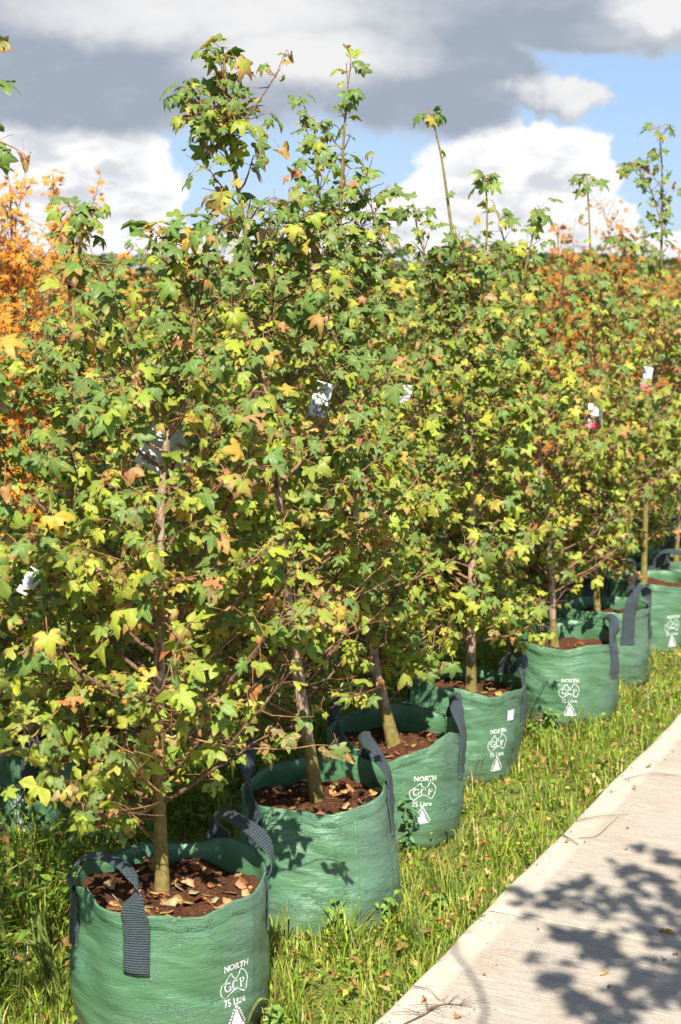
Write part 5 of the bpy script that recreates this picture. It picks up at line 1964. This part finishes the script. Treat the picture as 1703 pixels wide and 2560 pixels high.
for i, (x, y, s, c_, lab) in enumerate([
        (1665, 2335, .036, (.62, .33, .03), 'bright yellow fallen leaf in the shade on the concrete path'), (1515, 2437, .024, (.60, .36, .16), 'pale tan leaf in the shadow on the concrete path'),
        (1063, 2503, .022, (.42, .15, .06), 'orange fallen leaf beside twigs on the path edge, pointed lobes'), (1148, 2545, .020, (.45, .17, .07), 'curled orange leaf at the bottom of the path near the twigs'),
        (1525, 2472, .016, (.22, .05, .03), 'small dark red leaf on the path below the tan one'), (1585, 1973, .022, (.36, .15, .07), 'brown leaf on the sunny upper path nearest the right edge'),
        (1622, 1918, .026, (.42, .24, .12), 'tan crumpled leaf at the far edge of the path'), (1527, 1980, .012, (.3, .12, .06), 'tiny brown scrap on the path margin'),
        (1416, 2104, .016, (.40, .18, .07), 'small orange scrap by the thin twig on the path'), (1570, 2072, .012, (.12, .08, .06), 'dark speck of leaf in the middle of the sunny path'),
        (1660, 2400, .018, (.16, .05, .03), 'dark dry leaf right of the shaded joint'), (1690, 2390, .016, (.26, .09, .04), 'rust coloured leaf at the right edge near the joint'),
        (1345, 2325, .010, (.2, .1, .05), 'tiny dark scrap just below the joint'), (1210, 2437, .010, (.25, .12, .06), 'small brown scrap beside the thin shadow'), (1565, 2125, .012, (.15, .09, .05), 'brown crumb on the path above the shadow')]):
    fallen(on_z(x, y, PATH_Z + .004), s, c_, lab, 'fallen leaves on the path', 900 + i, 'curl' if i != 0 else 'tri')
r_ = random.Random(5)
k = 0
for (x, y) in [(1000, 2495), (1055, 2230), (1060, 2340), (1095, 2060), (1215, 2110), (1240, 1950), (1270, 2140), (1330, 1900), (1560, 1690), (1590, 1740), (1640, 1700), (1660, 1690), (1690, 1640), (1500, 1790), (1450, 1850),
               (1420, 1905), (1150, 2190), (1110, 2300), (1010, 2360), (900, 2420), (860, 2490), (780, 2440), (720, 2530), (90, 2090), (150, 2170), (230, 2030), (330, 2080), (60, 2250), (130, 2330), (40, 2170), (20, 2480), (180, 2420),
               (1380, 1990), (1480, 1920), (1300, 2000), (1555, 1850), (1600, 1790), (980, 2440), (1160, 2010), (1200, 2240)]:
    p = on_z(x + r_.uniform(-12, 12), y + r_.uniform(-12, 12), .05)
    if p[0] > PATH_X - .02:
        p[0] = PATH_X - r_.uniform(.03, .12)
    if ((p[0] - BAGXY[:, 0]) ** 2 + (p[1] - BAGXY[:, 1]) ** 2 < (BAGXY[:, 2] + .02) ** 2).any():
        continue
    right = x > 500
    fallen(p, r_.uniform(.022, .04), r_.choice(FALLEN), 'dry orange-brown leaf caught in the grass between bags and path' if right else 'dry orange-brown leaf caught in the grass left of the frontmost bag',
           'dry leaves in the grass by the path' if right else 'dry leaves in the grass at left', 930 + k)
    k += 1


def twig(pts, r0, label, side=0, seed=0):
    r = random.Random(seed)
    P = [on_z(x, y, PATH_Z + .006 + .004 * (i % 2)) for i, (x, y) in enumerate(pts)]
    line = catmull(P, 16)
    G = Geo()
    G.add(*tube(line, np.linspace(r0, r0 * .5, 16), 5))
    for k in range(side):
        i = r.randrange(3, 14)
        d = np.array([r.gauss(0, .05), r.gauss(0, .05), r.uniform(.0, .01)])
        G.add(*tube(catmull([line[i], line[i] + d * .5 + (0, 0, .004), line[i] + d], 6), np.linspace(r0 * .6, r0 * .3, 6), 4))
    V = np.concatenate(G.V)
    o = link('twig', np_mesh('twig', V - line[0], np.concatenate(G.F), [M_TWIG]), loc=line[0])
    tag(o, label, 'twig', 'twigs on the path')


twig([(1010, 2560), (1060, 2535), (1110, 2510), (1180, 2515)], .0022, 'bundle of dry twigs at the bottom edge of the path', 14, 1)
twig([(1035, 2465), (1075, 2475), (1100, 2500), (1120, 2490)], .0012, 'thin curved twig just above the twig bundle', 3, 2)
twig([(1447, 2095), (1490, 2090), (1520, 2065), (1545, 2042)], .0012, 'thin bent twig on the sunny path', 0, 3)
twig([(1405, 2085), (1430, 2100), (1447, 2112)], .0024, 'short dark twig at the path margin', 0, 4)
twig([(1440, 2052), (1500, 2040), (1570, 2036)], .0014, 'straight dry grass stalk on the path margin', 0, 5)
twig([(1560, 1948), (1620, 1935), (1690, 1938)], .0014, 'long dry stalk on the far part of the path', 1, 6)

# ------------------------------------------------------------------ plant labels on the stems


def plant_label(px, py, depth, w, h, tilt, label, face=0.0, bendk=.15, kind='text', lean=-18.0):
    """a card hanging from a stem; tilt in the card's plane, face = turn away from the camera (degrees)"""
    p = at(px, py, depth)
    root = link('plant_label', None, loc=p)
    tag(root, label, 'label', 'plant labels on the stems')
    root.rotation_euler = (math.radians(lean), math.radians(tilt), YAW + math.radians(face))
    n = 9

    def surf(u, v, off=0.0):
        x = (u - .5) * w
        z = (v - .5) * h
        return np.stack([x, bendk * ((u - .5) * 2) ** 2 * w * .5 - off, z], -1)
    u, v = np.meshgrid(np.linspace(0, 1, n), np.linspace(0, 1, n), indexing='ij')
    # clipped corners
    uu = np.clip(u, .0, 1)
    A, Bk = surf(uu, v, .0005).reshape(-1, 3), surf(uu, v, -.0005).reshape(-1, 3)
    F = grid_faces(n, n)
    edge = [i * n for i in range(n)] + [(n - 1) * n + j for j in range(1, n)] + [i * n + n - 1 for i in range(n - 2, -1, -1)] + [j for j in range(n - 2, 0, -1)]
    S = []
    for a, b_ in zip(edge, edge[1:] + edge[:1]):
        S += [(a, b_, b_ + n * n), (a, b_ + n * n, a + n * n)]
    link('card', np_mesh('card', np.vstack([A, Bk]), np.vstack([F, F[:, ::-1] + n * n, S]), [M_PAPER]), root)

    def strip(name, u0, u1, v0, v1, mat, off=.0011):
        us, vs_ = np.meshgrid(np.linspace(u0, u1, 6), np.linspace(v0, v1, 2), indexing='ij')
        link(name, np_mesh(name, surf(us, vs_, off).reshape(-1, 3), grid_faces(6, 2), [mat]), root)

    def disc(u0, v0, rad, mat, off):
        t = np.linspace(0, 2 * PI, 15)[:-1]
        uu_, vv_ = u0 + rad / w * np.cos(t), v0 + rad / h * np.sin(t)
        V = np.vstack([surf(np.array([u0]), np.array([v0]), off), surf(uu_, vv_, off)])
        return V, [(0, 1 + k, 1 + (k + 1) % 14) for k in range(14)]
    if kind == 'text':
        G = Geo()
        rr = random.Random(int(px))
        for k in range(9):
            v0 = .92 - k * .055
            us, vs_ = np.meshgrid(np.linspace(.1, .1 + .8 * rr.uniform(.6, 1), 6), np.array([v0, v0 + .010]), indexing='ij')
            G.add(surf(us, vs_, .0011).reshape(-1, 3), grid_faces(6, 2))
        link('printed_text', G.mesh('printed_text', [M_INK]), root)
        G = Geo()
        for (du, dv) in ((.35, .28), (.55, .28), (.28, .16), (.46, .14), (.62, .16)):
            G.add(*disc(du, dv, w * .075, M_INK, .0011), 0)
            G.add(*disc(du, dv, w * .045, M_PAPER, .0016), 1)
            G.add(*disc(du, dv, w * .025, M_INK, .0021), 0)
        link('printed_icons', G.mesh('printed_icons', [M_INK, M_PAPER]), root)
    else:
        strip('sky_picture', .04, .96, .55, .98, M_BLUE if kind == 'blue' else M_PAPER)
        strip('tree_picture', .04, .96, .24, .55, M_GREENP)
        strip('red_band', .0, 1.0, .02, .24, M_RED)
    V, F = tube(catmull([(0, .001, h * .48), (w * .25, .004, h * .56), (w * .1, .02, h * .66)], 6), .0008, 4)
    link('tie', np_mesh('tie', V, F, [M_INK]), root)


d1 = depth_of(FEET[0] + (0, 0, .9))
plant_label(392, 1120, d1 + .05, .075, .115, 28, 'white printed label with round icons, tied behind the fork of the frontmost tree', 8)
plant_label(436, 1118, d1 + .07, .066, .10, -32, 'second white label overlapping the first behind the forked stem', -10)
d3 = depth_of(FEET[2] + (0, 0, .9))
plant_label(803, 1000, d3 - .22, .062, .125, 17, 'sunlit white printed label between second and third trees', 10)
plant_label(1012, 985, depth_of(FEET[3] + (0, 0, .9)) - .1, .05, .075, 12, 'small white label half hidden by leaves right of the third tree', -15)
plant_label(648, 962, depth_of(FEET[1] + (0, 0, .9)) + .1, .045, .06, -18, 'white label scrap beside the stem of the tallest tree', 20)
plant_label(1165, 1060, depth_of(FEET[3] + (0, 0, .9)) - .03, .018, .09, 2, 'narrow white tag along the stem of the fourth tree', 0, .6)
plant_label(1488, 1042, depth_of(FEET[5] + (0, 0, .9)) - .28, .075, .118, 12, 'picture label with white top and red band on the sixth tree', 5, .25, 'white')
plant_label(1617, 947, depth_of(FEET[6] + (0, 0, .9)) - .22, .048, .125, 10, 'picture label with blue top and red band on the seventh tree', -8, .1, 'blue')
plant_label(75, 1455, depth_of(FEET[0]) + .55, .045, .085, 30, 'white label among the leaves at the left edge', 0)
